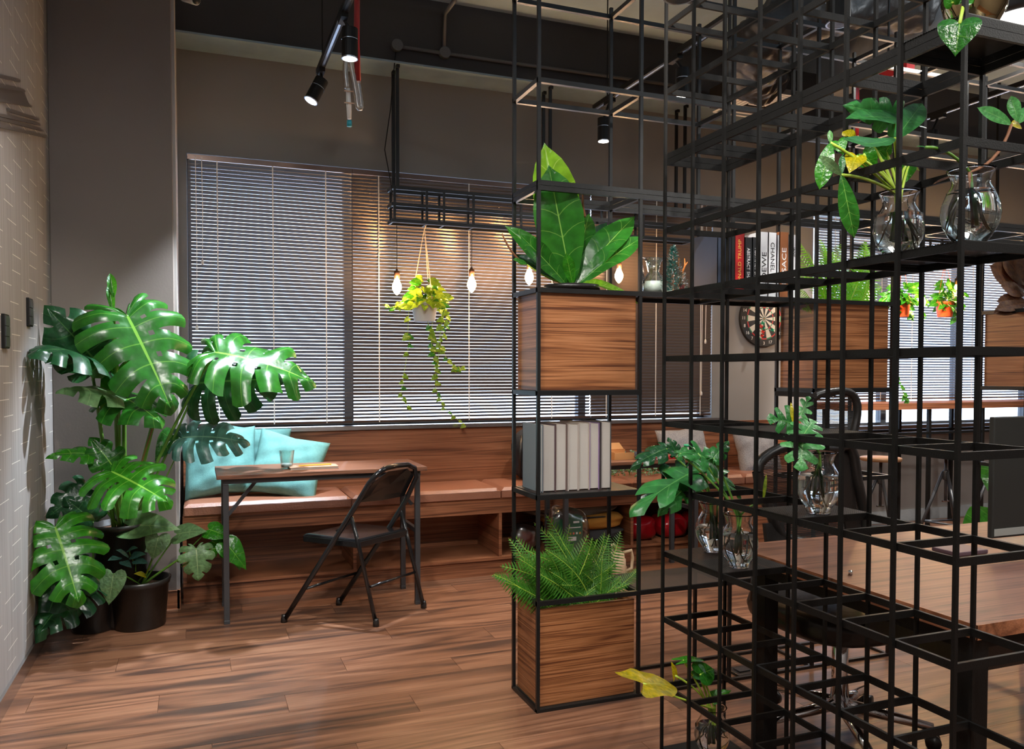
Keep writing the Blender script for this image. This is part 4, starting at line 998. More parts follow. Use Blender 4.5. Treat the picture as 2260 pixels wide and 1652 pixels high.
SB = [((1583, 1618), 511, mat('navy_jacket', (.02, .03, .055), .35), None, None, 'navy-spined book at the left end of the upper book row'),
      ((1621, 1643), 512, mat('red_jacket', (.55, .02, .02), .35), 'DONALD TRUMP', (goldink, 1), 'red-spined book with gold lettering'),
      ((1643, 1660), 523, blk, 'ABSTRACT SHA', (wink, -1), 'black-spined book right beside the red one'),
      ((1660, 1677), 523, blk, 'ABSTRACT SHA', (wink, -1), 'black-spined book next to the white spines'),
      ((1677, 1695), 511, wht, 'LOEWE', (ink, 1), 'white-spined book with large letters reading upward'),
      ((1695, 1714), 512, wht, 'CHANEL', (ink, -1), 'white-spined book with bold letters reading downward'),
      ((1714, 1720), 518, mat('pale_grey_jacket', (.45, .47, .5), .4), None, None, 'thin pale grey book between white and brown spines'),
      ((1720, 1740), 511, mat('copper_jacket', (.36, .13, .05), .35), 'VERSACE', (wink, 1), 'copper-brown book with large white letters'),
      ((1741, 1762), 517, wht, 'JANE', (ink, -1), 'white-spined book at the right end of the upper row')]
for i, ((a_, b2), yt, cv, tx, st, lb) in enumerate(SB):
    xa = at(a_, 600, 'Y', 2.85).x; xb = at(b2, 600, 'Y', 2.85).x; zt = at(a_, yt, 'Y', 2.85).z
    t = book(lb, xa + .0006, xb - .0006, 2.85, 3.04, zb_, zt - zb_, cv, False, 'large books standing on the upper rack shelf')
    if tx:
        h = zt - zb_; rz = PI / 2 * st[1]
        cf, lf, hf = {'DONALD TRUMP': (.51, .76, .060), 'ABSTRACT SHA': (.55, .54, .062), 'LOEWE': (.44, .50, .086), 'CHANEL': (.62, .45, .072), 'VERSACE': (.43, .66, .080), 'JANE': (.73, .16, .042)}[tx]
        # lettering stands on the spine facing the room and runs up (+) or down (-)
        Mx = Matrix.Translation(((xa + xb) / 2, 2.8492, zb_ + h * cf)) @ Matrix.Rotation(PI / 2, 4, 'X') @ Matrix.Rotation(rz, 4, 'Z')
        text(tx, .02, st[0], t, Mx, fit=(h * lf, h * hf))

# ------------------------------------------------------------------ frosted tree, reindeer and pitcher on the upper shelf
tc_ = at(1486, 640, 'Y', 2.93); zs = ZA[4] + .003; TC = Vector((tc_.x, 2.93, zs))
xt = thing('frosted_tree', 'small frosted artificial fir tree ornament on the upper shelf', 'ornament', TC)
MB().lathe([(.032, 0), (.034, .008), (.026, .018), (.001, .018)], TC, 18).build('base', M['white'], xt, True)
MB().tube([TC + Vector((0, 0, .015)), TC + Vector((0, 0, .20))], [.004, .002], 6).build('trunk', M['bstem'], xt)
nd, sn = MB(), MB(); rn = random.Random(5)
for i in range(1500):
    u = rn.random() ** 1.3; z = .02 + .185 * u; r_ = .060 * (1 - u) + .004; a_ = rn.uniform(0, 2 * PI)
    r1_ = r_ * rn.uniform(.25, 1); p = TC + Vector((math.cos(a_) * r1_, math.sin(a_) * r1_, z)); e = p + Vector((math.cos(a_) * .010, math.sin(a_) * .010, rn.uniform(-.004, .008)))
    q = Vector((-math.sin(a_), math.cos(a_), .3)).normalized() * .002
    (sn if r1_ > r_ * .72 and rn.random() < .6 else nd).add([p - q, p + q, e + q * .5, e - q * .5], [(0, 1, 2, 3)])
nd.build('needles', mat('teal_needles', (.02, .22, .19), .6), xt, kind='stuff'); sn.build('snow_flock', mat('snow_flock', (.85, .88, .9), .8), xt, kind='stuff')
dc = at(1510, 640, 'Y', 2.93); DC = Vector((dc.x, 2.95, zs))
dr = thing('reindeer_ornament', 'brown reindeer ornament with orange antlers right of the frosted tree', 'ornament', DC)
br_ = mat('carved_brown', (.35, .14, .04), .5); orr = mat('orange_antler', (.70, .22, .04), .5)
MB().lathe([(.012, .0), (.016, .02), (.014, .055), (.009, .07), (.012, .085), (.009, .10), (.001, .106)], DC, 14).build('body', br_, dr, True)
for s in (-1, 1):
    b = MB(); o_ = DC + Vector((s * .004, 0, .10)); b.tube([o_, o_ + Vector((s * .012, 0, .03)), o_ + Vector((s * .010, 0, .06))], [.004, .004, .002], 7).tube([o_ + Vector((s * .011, 0, .025)), o_ + Vector((s * .024, 0, .045))], [.0035, .002], 6)
    b.build('antler', orr, dr, True)
MB().lathe([(.001, 0), (.010, .004), (.011, .02), (.001, .028)], DC + Vector((-.012, -.02, .02)), 10).build('red_scarf', M['red'], dr, True)
MB().lathe([(.001, 0), (.013, .002), (.014, .010), (.001, .014)], DC + Vector((0, 0, -.0)), 12).build('base', M['white'], dr, True)
jc = at(1442, 640, 'Y', 2.97); JC = Vector((jc.x, 2.97, zs))
jg = thing('glass_pitcher', 'glass pitcher with a long spout behind the frosted tree', 'pitcher', JC)
MB().lathe([(.030, 0), (.044, .012), (.050, .035), (.046, .06), (.030, .085), (.022, .10), (.030, .135), (.042, .155), (.040, .155), (.028, .134), (.020, .10), (.028, .085), (.044, .06), (.048, .035), (.042, .014), (.001, .004)], JC, 32).build('glass_body', M['thin'], jg, True)
MB().lathe([(.001, .006), (.038, .012), (.045, .035), (.041, .058), (.001, .06)], JC, 28).build('white_contents', M['white'], jg, True)
MB().tube([JC + Vector((-.036, 0, .15)), JC + Vector((-.062, 0, .158)), JC + Vector((-.05, 0, .10)), JC + Vector((-.046, 0, .05))], .004, 8).build('handle', M['glass'], jg, True)

# ------------------------------------------------------------------ hanging steel rail, bulbs and hanging pots
HY0, HY1 = 5.135, 5.25
hr = thing('hanging_rail_rack', 'black steel rail rack hung from the beam in front of the blinds', 'rack', (2.3, 5.2, 3.25))
hz = [2.27, 2.375, 2.48]; hx0, hx1 = 1.165, 3.42
for yy in (HY0, HY1):
    for z in hz: MB().box(hx0, hx1, yy - .006, yy + .006, z - .012, z + .010).build('rail', M['rackb'], hr)
    for pxx in (871, 942, 980, 1045, 1150, 1240, 1300, 1345, 1420):
        x = at(pxx, 470, 'Y', HY0).x
        MB().box(x - .007, x + .007, yy - .007, yy + .007, hz[0], hz[2]).build('post', M['rackb'], hr)
    for x in (1.205, 2.27, 3.35):
        MB().box(x - .010, x + .010, yy - .008, yy + .008, hz[2], 3.25).box(x - .010, x + .010, yy - .03, yy + .008, 3.23, 3.25).build('hanger', M['rackb'], hr)
for x in [hx0 + .01] + [at(p, 500, 'Y', HY0).x for p in (942, 980, 1045, 1150, 1240, 1345, 1420)] + [hx1 - .01]:
    MB().box(x - .006, x + .006, HY0, HY1, hz[0] - .012, hz[0]).build('crossbar', M['rackb'], hr)
for z in hz[1:]:
    for x in (hx0 + .008, hx1 - .008): MB().box(x - .008, x + .008, HY0, HY1, z - .012, z + .01).build('crossbar', M['rackb'], hr)
MB().box(hx0, hx1, HY0, HY1, hz[0] + .0, hz[0] + .002).build('perforated_tray', M['perf'], hr)
def bulb(label, x, y, z, top, group='lit filament bulbs hanging at the window'):
    t = thing('pendant_bulb', label, 'lamp', (x, y, top), group)
    MB().tube([(x, y, top), (x + .001, y, (top + z + .10) / 2), (x, y, z + .105)], .0025, 6).build('flex', M['rackb'], t)
    MB().lathe([(.001, .112), (.006, .108), (.008, .098), (.019, .092), (.019, .045), (.001, .045)][::-1], (x, y, z), 20).build('lamp_socket', M['copper'], t, True)
    MB().lathe([(.001, -.062), (.010, -.056), (.022, -.040), (.031, -.018), (.030, .004), (.020, .028), (.014, .045), (.001, .046)], (x, y, z), 24).build('bulb', M['bulbglass'], t, True)
    f = MB()
    for k in range(5):
        a_ = k * 2 * PI / 5; f.tube([(x + .006 * math.cos(a_), y + .006 * math.sin(a_), z + .02), (x + .012 * math.cos(a_), y + .012 * math.sin(a_), z - .03)], .0012, 4)
    f.build('filament', M['bulb'], t)
    l = lamp('POINT', (x, y - .045, z), 11, WARM, None, shadow_soft_size=.03); l.name = 'bulb_light'
    return t
bl_ = ['lit bulb left of the white hanging pot', 'lit bulb right of the white hanging pot', 'lit bulb behind the left leaves of the nest plant', 'lit bulb under the right leaf of the nest plant']
for lb, (x, y) in zip(bl_, ((876, 630), (1041, 625), (1168, 609), (1366, 606))):
    p = at(x, y, 'Y', 5.19); bulb(lb, p.x, p.y, p.z, hz[0] - .012)
# right-hand rail over the counter
RY0, RY1 = 4.86, 4.97
h2 = thing('hanging_rail_rack', 'black steel rail rack hung over the bar counter at the right-hand window', 'rack', (6.4, 4.9, 3.69))
for yy in (RY0, RY1):
    for z in (2.27, 2.375, 2.48): MB().box(4.65, 8.4, yy - .006, yy + .006, z - .012, z + .010).build('rail', M['rackb'], h2)
    for i in range(13): MB().box(4.66 + .31 * i - .007, 4.66 + .31 * i + .007, yy - .007, yy + .007, 2.27, 2.48).build('post', M['rackb'], h2)
    for x in (4.7, 6.2, 7.7): MB().box(x - .009, x + .009, yy - .009, yy + .009, 2.48, 3.69).build('hanger', M['rackb'], h2)
for i in range(13): MB().box(4.66 + .31 * i - .006, 4.66 + .31 * i + .006, RY0, RY1, 2.258, 2.268).build('crossbar', M['rackb'], h2)
for lb, (x, y) in zip(('lit bulb just right of the bright fern', 'lit bulb between the two orange hanging pots', 'lit bulb right of the right orange pot', 'lit bulb in front of the burgundy leaves'), ((1918, 655), (2034, 664), (2112, 640), (2246, 668))):
    p = at(x, y, 'Y', 4.86); bulb(lb, p.x, p.y, p.z, 2.258)

small = [leaf_mesh('heart', L_['lime'], 900 + k, fold=.25, bend=.3, wave=.03, ws=1.05) for k in range(3)]
smallg = [leaf_mesh('heart', L_['bright'], 950 + k, fold=.25, bend=.3, wave=.03, ws=.9) for k in range(3)]
def little(t, p, d, n, L, meshes, rn):
    put('leaf', meshes[rn.randrange(len(meshes))], t, M=frame(p, Vector(p) + Vector(d).normalized() * L, n))
def hanging(name, label, c, hookz, pr, ph, pm_, rope, rr, leafset, nleaf, trails, seed, lsize, grp):
    c = Vector(c); t = thing(name, label, 'hanging plant', c + Vector((0, 0, ph)), grp); rn = random.Random(seed)
    MB().lathe([(pr * .72, 0), (pr * .78, .004), (pr * .97, ph - .012), (pr * 1.03, ph - .010), (pr * 1.03, ph), (pr * .95, ph), (pr * .9, ph - .02), (.001, ph - .02)], c, 30).build('pot', pm_, t, True)
    top = Vector((c.x, c.y, hookz))
    for k in range(3):
        a_ = k * 2 * PI / 3 + .9; e = c + Vector((pr * math.cos(a_), pr * math.sin(a_), ph - .004))
        MB().tube([top - Vector((0, 0, .03)), e], rr, 6).build('cord', rope, t)
    MB().tube([top + Vector((0, -.0, -.035)), top + Vector((.008, -.012, -.01)), top + Vector((.006, -.004, .014)), top + Vector((-.004, .004, .012))], rr * 1.3, 6).build('hook', rope, t)
    cc = c + Vector((0, 0, ph))
    for i in range(nleaf):
        a_ = rn.uniform(0, 2 * PI); el = rn.uniform(-.2, 1.2); rad = pr * rn.uniform(.3, 1.5)
        p = cc + Vector((math.cos(a_) * rad, math.sin(a_) * rad, rn.uniform(-.02, .13) * (1.45 - rad / (pr * 1.6)) - (.03 if rad > pr * 1.2 else 0)))
        d = Vector((math.cos(a_), math.sin(a_), rn.uniform(-.7, .35)))
        little(t, p, d, Vector((math.cos(a_) * .5, -1.0 + math.sin(a_) * .3, rn.uniform(.1, .7))), lsize * rn.uniform(.8, 1.3), leafset, rn)
    for k in range(7):
        a_ = k * .9 + seed; MB().tube(bez(cc, cc + Vector((math.cos(a_) * pr * .6, math.sin(a_) * pr * .6, .09)), cc + Vector((math.cos(a_) * pr * 1.2, math.sin(a_) * pr * 1.2, .01)), 6), .0016, 5).build('stem', M['ystem'], t, True)
    for tr in trails:
        pts = [A(x, y, c.y - .03 * (1 - i / len(tr)) - .02) for i, (x, y) in enumerate(tr)]
        fine = []
        for i in range(len(pts) - 1):
            for j in range(4): fine.append(pts[i].lerp(pts[i + 1], j / 4))
        fine.append(pts[-1])
        MB().tube(fine, .0016, 5).build('vine', M['ystem'], t, True)
        for i, p in enumerate(fine):
            if i < 2 or rn.random() < .28: continue
            s = 1 if i % 2 else -1
            little(t, p, Vector((s * .9, -.2, rn.uniform(-.9, -.1))), Vector((s * .2, -1, .5)), lsize * rn.uniform(.65, 1.0) * (1 - .3 * i / len(fine)), leafset, rn)
    return t
p = at(937, 700, 'Y', 5.19)
hanging('hanging_pothos', 'lime trailing pothos in a white pot hanging on rope before the blinds', (p.x, 5.19, at(937, 710, 'Y', 5.19).z), hz[0] - .0, .088, .125, M['whitepot'], M['rope'], .003, small + smallg[:1], 110,
        [[(903, 665), (900, 740), (905, 745), (893, 815), (885, 870), (905, 908)], [(955, 690), (952, 760), (962, 800), (962, 860), (980, 900), (1025, 938)], [(975, 680), (972, 760), (985, 790), (1005, 815), (1025, 812)],
         [(985, 670), (970, 740), (968, 780), (965, 830)], [(890, 660), (870, 680), (845, 672)], [(940, 700), (955, 740), (950, 780)], [(985, 665), (988, 710), (975, 750)]], 4, .052, 'pothos hanging from the rails')
for (x, lb, sd) in ((1988, 'pothos in an orange pot hanging half behind the middle planter', 21), (2085, 'pothos in an orange pot hanging free at the right-hand window', 22)):
    p = at(x, 700, 'Y', 4.915)
    tr = [[(x - 30, 655), (x - 50, 672), (x - 45, 700)], [(x + 10, 660), (x + 25, 690), (x + 20, 705)], [(x + 30, 650), (x + 50, 650)], [(x - 10, 665), (x - 2, 685)]]
    if x < 2000: tr.append([(x - 8, 690), (x - 14, 760), (x - 12, 820), (x + 5, 865), (x + 14, 885)])
    hanging('hanging_pothos', lb, (p.x, 4.915, p.z), 2.258, .072, .125, M['terra'], M['terra'], .0016, smallg, 60, tr, sd, .072, 'pothos hanging from the rails')

# ------------------------------------------------------------------ things on and under the bench
bk = Vector((at(1178, 1070, 'Y', 5.1).x, 5.14, .57))
bp2 = thing('backpack', 'dark navy backpack leaning on the bench behind the upright books', 'backpack', bk)
def blob(c, sx, sy, sz, seed=0, lump=.06, pw=3.2, flat=0, n=20):
    """rounded soft box as a grid function"""
    c = Vector(c); b = MB(); rn = random.Random(seed); ph = [rn.uniform(0, 6) for _ in range(6)]
    def fn(u, v):
        th, fi = (u * 2 * PI), (v * PI - PI / 2); x, y, z = math.cos(fi) * math.cos(th), math.cos(fi) * math.sin(th), math.sin(fi)
        k = (abs(x) ** pw + abs(y) ** pw + abs(z) ** pw) ** (-1 / pw)
        k *= 1 + lump * (math.sin(4 * x + ph[0]) * math.sin(5 * z + ph[1]) + .6 * math.sin(9 * z + ph[2] + 3 * x) * math.cos(6 * y + ph[3]))
        return (c.x + sx * x * k, c.y + sy * y * k, max(c.z + sz * z * k, c.z - sz * .98))
    return b.grid(fn, n * 2, n)
blob(bk + Vector((0, 0, .17)), .13, .09, .17, 3, .05).build('body', M['darkcloth'], bp2, True)
blob(bk + Vector((-.02, -.095, .12)), .085, .03, .10, 4, .05).build('front_pocket', M['darkcloth'], bp2, True)
MB().tube([bk + Vector((-.10, -.06, .30)), bk + Vector((-.125, -.10, .2)), bk + Vector((-.12, -.08, .03))], .010, 8).build('shoulder_strap', M['plastic'], bp2, True)
MB().tube([bk + Vector((-.03, -.02, .33)), bk + Vector((.03, -.02, .40)), bk + Vector((.07, 0, .33))], .007, 8).build('carry_loop', M['plastic'], bp2, True)
MB().box(bk.x - .085, bk.x - .077, bk.y - .132, bk.y - .126, bk.z + .20, bk.z + .23).build('zip_pull', M['steel'], bp2)
zt = .7455
def T2(x, y): p = at(x, y, 'Z', zt); return Vector((p.x, min(max(p.y, 4.47), 4.72), zt))
cb = T2(1368, 1012)
cbx = thing('cardboard_box', 'opened orange-brown cardboard box on the rear folding table', 'box', cb)
kr = mat('kraft_cardboard', (.55, .26, .09), .8)
MB().box(cb.x - .07, cb.x + .07, cb.y - .06, cb.y + .06, zt, zt + .006).build('base', kr, cbx)
for (a_, b2, hgt) in (((-.07, -.06), (.07, -.06), .045), ((-.07, .06), (.07, .06), .055), ((-.07, -.06), (-.07, .06), .05), ((.07, -.06), (.07, .06), .03)):
    MB().bar((cb.x + a_[0], cb.y + a_[1], zt + hgt / 2), (cb.x + b2[0], cb.y + b2[1], zt + hgt / 2), .004, hgt).build('side', kr, cbx)
MB().prism([(0, 0), (.13, 0), (.11, .05), (.02, .05)], (cb.x - .07, cb.y + .06, zt + .055), (1, 0, 0), (0, .5, .8), .003).build('flap', kr, cbx)
tag(blob(cb + Vector((.16, .03, .02)), .05, .03, .018, 8, .1).build('black_pouch', M['darkcloth'], smooth=True), 'small black pouch beside the opened cardboard box', 'pouch')
pbm = panemat('crinkled_film', (.92, .92, .92), .12, .15)
pb = T2(1450, 1018); tag(blob(pb + Vector((0, 0, .016)), .085, .05, .016, 9, .16).build('plastic_pouch', pbm, smooth=True), 'flat clear plastic pouch on the rear folding table', 'pouch')
rb = T2(1490, 1018); MBx = MB().box(rb.x - .06, rb.x + .09, rb.y - .02, rb.y + .03, zt, zt + .02).build('red_case', M['red'], bevel=.004); tag(MBx, 'slim red case at the right end of the rear folding table', 'case')
gb_ = T2(1522, 1010); gt_ = thing('lidded_cup', 'white cup with a green lid at the right end of the rear table', 'cup', gb_)
MB().lathe([(.030, 0), (.036, .075), (.001, .075)], gb_, 20).build('cup_body', M['white'], gt_, True); MB().lathe([(.038, .075), (.038, .088), (.001, .09)], gb_, 20).build('cup_lid', mat('green_plastic', (.02, .35, .18), .4), gt_, True)
# eucalyptus heap on the bench
ec = Vector((at(1395, 1060, 'Y', 5.0).x, 5.03, .569)); b = MB(); rn = random.Random(9)
for i in range(520):
    a_ = rn.uniform(0, 2 * PI); r_ = rn.random() ** .6; p = ec + Vector((math.cos(a_) * r_ * .25, math.sin(a_) * r_ * .11, .012 + rn.random() * .17 * (1 - r_ * r_)))
    d = Vector((rn.uniform(-1, 1), rn.uniform(-1, 1), rn.uniform(-.4, .7))).normalized() * rn.uniform(.016, .028); s_ = d.cross(Vector((rn.uniform(-1, 1), -1, .6))).normalized() * .007
    b.add([p, p + d * .5 + s_, p + d, p + d * .5 - s_], [(0, 1, 2, 3)], i % 2)
eo = b.build('eucalyptus_heap', [mat('eucalyptus_grey', (.13, .22, .15), .6), mat('eucalyptus_green', (.06, .17, .04), .5)], kind='stuff'); tag(eo, 'heap of loose grey-green eucalyptus sprigs on the bench under the rear table', 'foliage')

# niche contents
nz = .119
lc = Vector((at(1275, 1170, 'Y', 4.95).x, 5.03, nz))
lb_ = thing('rolled_quilt', 'rolled quilt with mustard, grey and black layers stuffed in the bench niche', 'quilt', lc)
greyc = mat('grey_felt', (.17, .155, .14), .95, bump=.3, bscale=200); must = mat('mustard_canvas', (.55, .25, .04), .9, bump=.3, bscale=200); blackc = mat('charcoal_canvas', (.05, .05, .055), .85, bump=.3, bscale=200)
blob(lc + Vector((-.02, .02, .25)), .33, .16, .055, 1, .07, 2.6).build('upper_layer', greyc, lb_, True)
blob(lc + Vector((.06, -.01, .165)), .29, .17, .06, 2, .06, 2.8).build('middle_layer', must, lb_, True)
blob(lc + Vector((.07, .0, .075)), .28, .165, .05, 3, .07, 2.8).build('lower_layer', blackc, lb_, True)
MB().tube([lc + Vector((-.10, -.17, .21)), lc + Vector((-.05, -.185, .16)), lc + Vector((.02, -.182, .11))], .006, 6).build('strap', M['inner_wood'], lb_, True)
MB().tube([lc + Vector((-.30, -.10, .25)), lc + Vector((-.05, -.165, .205)), lc + Vector((.15, -.165, .205)), lc + Vector((.30, -.10, .17))], .006, 6).build('piping', M['plastic'], lb_, True)
redf = panemat('red_film', (.75, .03, .04), .15, .25)
for i, (x, lb) in enumerate(((2.90, 'left red translucent bag in the bench niche'), (3.16, 'middle red translucent bag in the bench niche'), (3.42, 'right red translucent bag in the bench niche'))):
    tag(blob((x, 5.03, nz + .085), .12, .13, .085, 20 + i, .05, 3).build('red_bag', mat('red_vinyl_%d' % i, (.24, .004, .008), .2), smooth=True), lb, 'bag', 'red bags in the niche')
wb = Vector((2.02, 4.98, nz)); wt = thing('plastic_bag', 'cloudy plastic bag with something red inside, left end of the quilt niche', 'bag', wb)
blob(wb + Vector((0, 0, .085)), .085, .07, .084, 31, .08, 2.6).build('bag_film', panemat('cloudy_film', (.7, .68, .66), .3, .3), wt, True)
blob(wb + Vector((.02, 0, .07)), .045, .04, .05, 32, .05, 3).build('red_content', M['red'], wt, True)
# green carton in a clear bag in front of the bench
gc = at(1262, 1215, 'Y', 4.55); GC = Vector((gc.x, 4.60, .002))
gt2 = thing('wrapped_carton', 'green printed carton in a clear plastic bag standing before the bench', 'carton', GC)
gz = at(1262, 1240, 'Y', 4.60).z
MB().box(GC.x - .085, GC.x + .075, GC.y - .05, GC.y + .05, .004, .40).build('carton', mat('dark_green_card', (.01, .10, .045), .5), gt2, bevel=.003)
MB().box(GC.x - .02, GC.x + .06, GC.y - .0515, GC.y - .0505, .33, .335).box(GC.x + .01, GC.x + .05, GC.y - .0515, GC.y - .0505, .36, .372).box(GC.x - .06, GC.x + .03, GC.y - .0515, GC.y - .0505, .25, .275).build('print', M['white'], gt2)
for k in range(6): MB().box(GC.x - .06 + .022 * k, GC.x - .048 + .022 * k, GC.y - .0515, GC.y - .0505, .29, .302).build('print_swatch', [M['terra'], M['white'], must][k % 3], gt2)
blob(GC + Vector((-.005, 0, .23)), .145, .095, .225, 33, .08, 2.8).build('bag_film', pbm, gt2, True)
# watering can
wc = Vector((at(1345, 1270, 'Y', 4.52).x, 4.52, 0)); wcan = thing('watering_can', 'beige plastic watering can on the floor behind the fern planter', 'watering can', wc)
bei = mat('beige_plastic', (.62, .46, .29), .45)
MB().lathe([(.070, 0), (.078, .006), (.076, .12), (.070, .125), (.066, .16), (.05, .17), (.001, .165)], wc + Vector((.03, 0, 0)), 32).build('body', bei, wcan, True)
MB().tube([wc + Vector((.10, 0, .155)), wc + Vector((.155, 0, .165)), wc + Vector((.165, 0, .12)), wc + Vector((.16, 0, .05)), wc + Vector((.10, 0, .03))], .011, 10).build('handle', bei, wcan, True)
MB().tube([wc + Vector((-.02, 0, .165)), wc + Vector((-.04, 0, .20)), wc + Vector((.03, 0, .212)), wc + Vector((.075, 0, .185))], .009, 10).build('top_handle', bei, wcan, True)
MB().tube([wc + Vector((-.04, 0, .05)), wc + Vector((-.11, 0, .11)), wc + Vector((-.17, 0, .19))], [.016, .012, .010], 10).build('spout', bei, wcan, True)
for k in range(5):
    a_ = -2.4 + k * .42
    MB().bar(wc + Vector((.03 + .079 * math.cos(a_), .079 * math.sin(a_), .03)), wc + Vector((.03 + .079 * math.cos(a_ + .2), .079 * math.sin(a_ + .2), .08)), .003, .003).build('moulded_rib', bei, wcan)
# wooden cube stool by the bench's right end
q0 = at(1523, 1225, 'Z', 0)
cu = Vector((3.16, 4.52, 0)); ct = thing('cube_stool', 'walnut cube stool in front of the bench under the grey pillows', 'stool', cu)
MB().box(cu.x, cu.x + .42, cu.y - .16, cu.y + .24, 0, .43).build('cube_body', M['bench_wood'], ct, bevel=.004)
MB().box(cu.x - .003, cu.x + .423, cu.y - .163, cu.y + .243, .43, .45).build('top', M['desk_wood'], ct)

# ------------------------------------------------------------------ dartboard and darts
DB = Vector((4.224, YW, 1.729)); dr_ = .226
db = thing('dartboard', 'round dartboard with red and green rings on the taupe wall', 'dartboard', DB)
dbm = [mat('board_black', (.015, .015, .016), .7), mat('board_cream', (.55, .50, .42), .7), mat('board_red', (.45, .03, .03), .6), mat('board_green', (.02, .18, .08), .6)]
MB().lathe([(dr_, 0), (dr_, .022), (dr_ - .004, .026), (.001, .026)], (0, 0, 0), 60).build('number_ring', dbm[0], db, False, label=None).matrix_basis = Matrix.Translation(DB) @ Matrix.Rotation(PI / 2, 4, 'X')
rings = [(.006, .012, 3), (.0, .006, 2), (.012, .085, 'a'), (.085, .093, 'b'), (.093, .160, 'a'), (.160, .170, 'b')]
rings = [(a_ * .98, b2 * .98, k) for a_, b2, k in rings]
for s in range(20):
    b = MB(); a0 = (s - .5) * PI / 10; a1 = (s + .5) * PI / 10
    for (ra, rb2, k) in rings:
        m_ = k if isinstance(k, int) else ((0 if s % 2 == 0 else 1) if k == 'a' else (2 if s % 2 == 0 else 3))
        v = []
        for j in range(3):
            a_ = a0 + (a1 - a0) * j / 2
            for r_ in (ra, rb2): v.append((DB.x + r_ * math.sin(a_), DB.y - .0265, DB.z + r_ * math.cos(a_)))
        b.add(v, [(0, 2, 3, 1), (2, 4, 5, 3)], m_)
    b.build('sector', dbm, db)
NUM = [20, 1, 18, 4, 13, 6, 10, 15, 2, 17, 3, 19, 7, 16, 8, 11, 14, 9, 12, 5]
for s, nmb in enumerate(NUM):
    a_ = s * PI / 10; text(str(nmb), .036, M['white'], db, Matrix.Translation((DB.x + .197 * math.sin(a_), DB.y - .0268, DB.z + .197 * math.cos(a_))) @ Matrix.Rotation(PI / 2, 4, 'X'), 'number')
dg, drd = mat('dart_green', (.02, .42, .25), .5), mat('dart_red', (.75, .05, .04), .5)
DL = [('green', 'uppermost green dart just under the bull', (1681, 712)), ('red', 'red dart just below the uppermost green dart', (1677, 719)), ('green', 'lower green dart in the middle cluster', (1682, 724)), ('red', 'red dart in the lower cluster', (1681, 731)), ('red', 'lowest red dart near the board edge', (1679, 740)), ('green', 'green dart standing apart at the right', (1702, 727))]
for cname, lb, (x, y) in DL:
    p = at(x, y, 'Y', YW - .07); tip = Vector((p.x + .004, YW - .024, p.z + .01)); t = thing('dart', lb, 'dart', tip, 'darts stuck in the dartboard')
    MB().tube([tip, tip.lerp(p, .4), p], [.0008, .003, .003], 6).build('barrel', M['steel'], t)
    fm = dg if cname == 'green' else drd; b = MB(); dx = (p - tip).normalized()
    for k in range(4):
        a_ = k * PI / 2 + .4; v_ = Vector((math.cos(a_), 0, math.sin(a_))) * .018
        b.add([p, p + v_ + dx * .010, p + v_ + dx * .028, p + dx * .034], [(0, 1, 2, 3)])
    b.build('flight', fm, t)

# ------------------------------------------------------------------ desk with screen, office chair
DZ = .70
dk = thing('work_desk', 'large walnut desk with black legs behind the lattice', 'desk', (2.6, 1.86, 0))
MB().box(1.722, 3.5, 1.382, 2.34, DZ - .036, DZ).build('desktop', M['desk_wood'], dk)
MB().box(1.7205, 3.5, 1.380, 1.382, DZ - .036, DZ).box(1.7205, 1.722, 1.38, 2.34, DZ - .036, DZ).build('edge_band', M['edge_wood'], dk)
MB().box(1.95, 2.9, 1.55, 1.95, DZ - .20, DZ - .19).box(1.95, 2.9, 1.55, 1.56, DZ - .19, DZ - .06).box(1.95, 2.9, 1.94, 1.95, DZ - .19, DZ - .037).box(1.95, 1.96, 1.56, 1.94, DZ - .19, DZ - .037).build('added_dark_tray', M['plastic'], dk)  # black tray added to extend the darkness under the desk
for (x, y) in ((1.755, 1.425), (1.765, 2.20), (3.44, 1.43), (3.44, 2.28)):
    MB().box(x - .027, x + .027, y - .027, y + .027, 0, DZ - .036).build('leg', M['black'], dk)
MB().box(1.74, 1.78, 1.45, 2.19, DZ - .075, DZ - .037).box(1.78, 3.44, 1.42, 1.45, DZ - .075, DZ - .037).box(1.78, 3.44, 2.25, 2.28, DZ - .075, DZ - .037).build('underframe', M['black'], dk)
tcn = at(2118, 1218, 'Z', DZ); tb_ = MB().box(tcn.x - .07, tcn.x + .07, tcn.y - .05, tcn.y + .05, DZ + .0005, DZ + .014).build('notebook', mat('plum_notebook', (.10, .06, .075), .5), bevel=.003); tag(tb_, 'small plum notebook lying on the work desk', 'notebook')
nut = at(1877, 1268, 'Z', DZ); nn = MB().lathe([(.006, .0005), (.0065, .012), (.003, .014), (.001, .014)], nut, 12).build('metal_knob', M['chrome'], smooth=True); nn.location.z = 0; tag(nn, 'tiny shiny metal knob lying on the work desk', 'knob')
m0 = at(2187, 1188, 'Y', 1.92); m1 = at(2187, 920, 'Y', 1.92)
mt = thing('monitor', 'dark monitor seen from behind at the right edge of the desk', 'monitor', (m0.x + .28, 1.95, DZ))
MB().box(m0.x, m0.x + .58, 1.915, 1.935, m0.z, m1.z).build('screen_shell', mat('monitor_shell', (.018, .019, .017), .55), mt, bevel=.004)
MB().box(m0.x + .006, m0.x + .574, 1.912, 1.914, m0.z + .008, m0.z + .032).build('chin_strip', mat('pale_strip', (.30, .31, .29), .5), mt)
MB().box(m0.x + .25, m0.x + .33, 1.94, 1.97, DZ + .012, m1.z - .15).box(m0.x + .17, m0.x + .41, 1.86, 2.04, DZ + .0005, DZ + .012).build('stand', M['plastic'], mt)

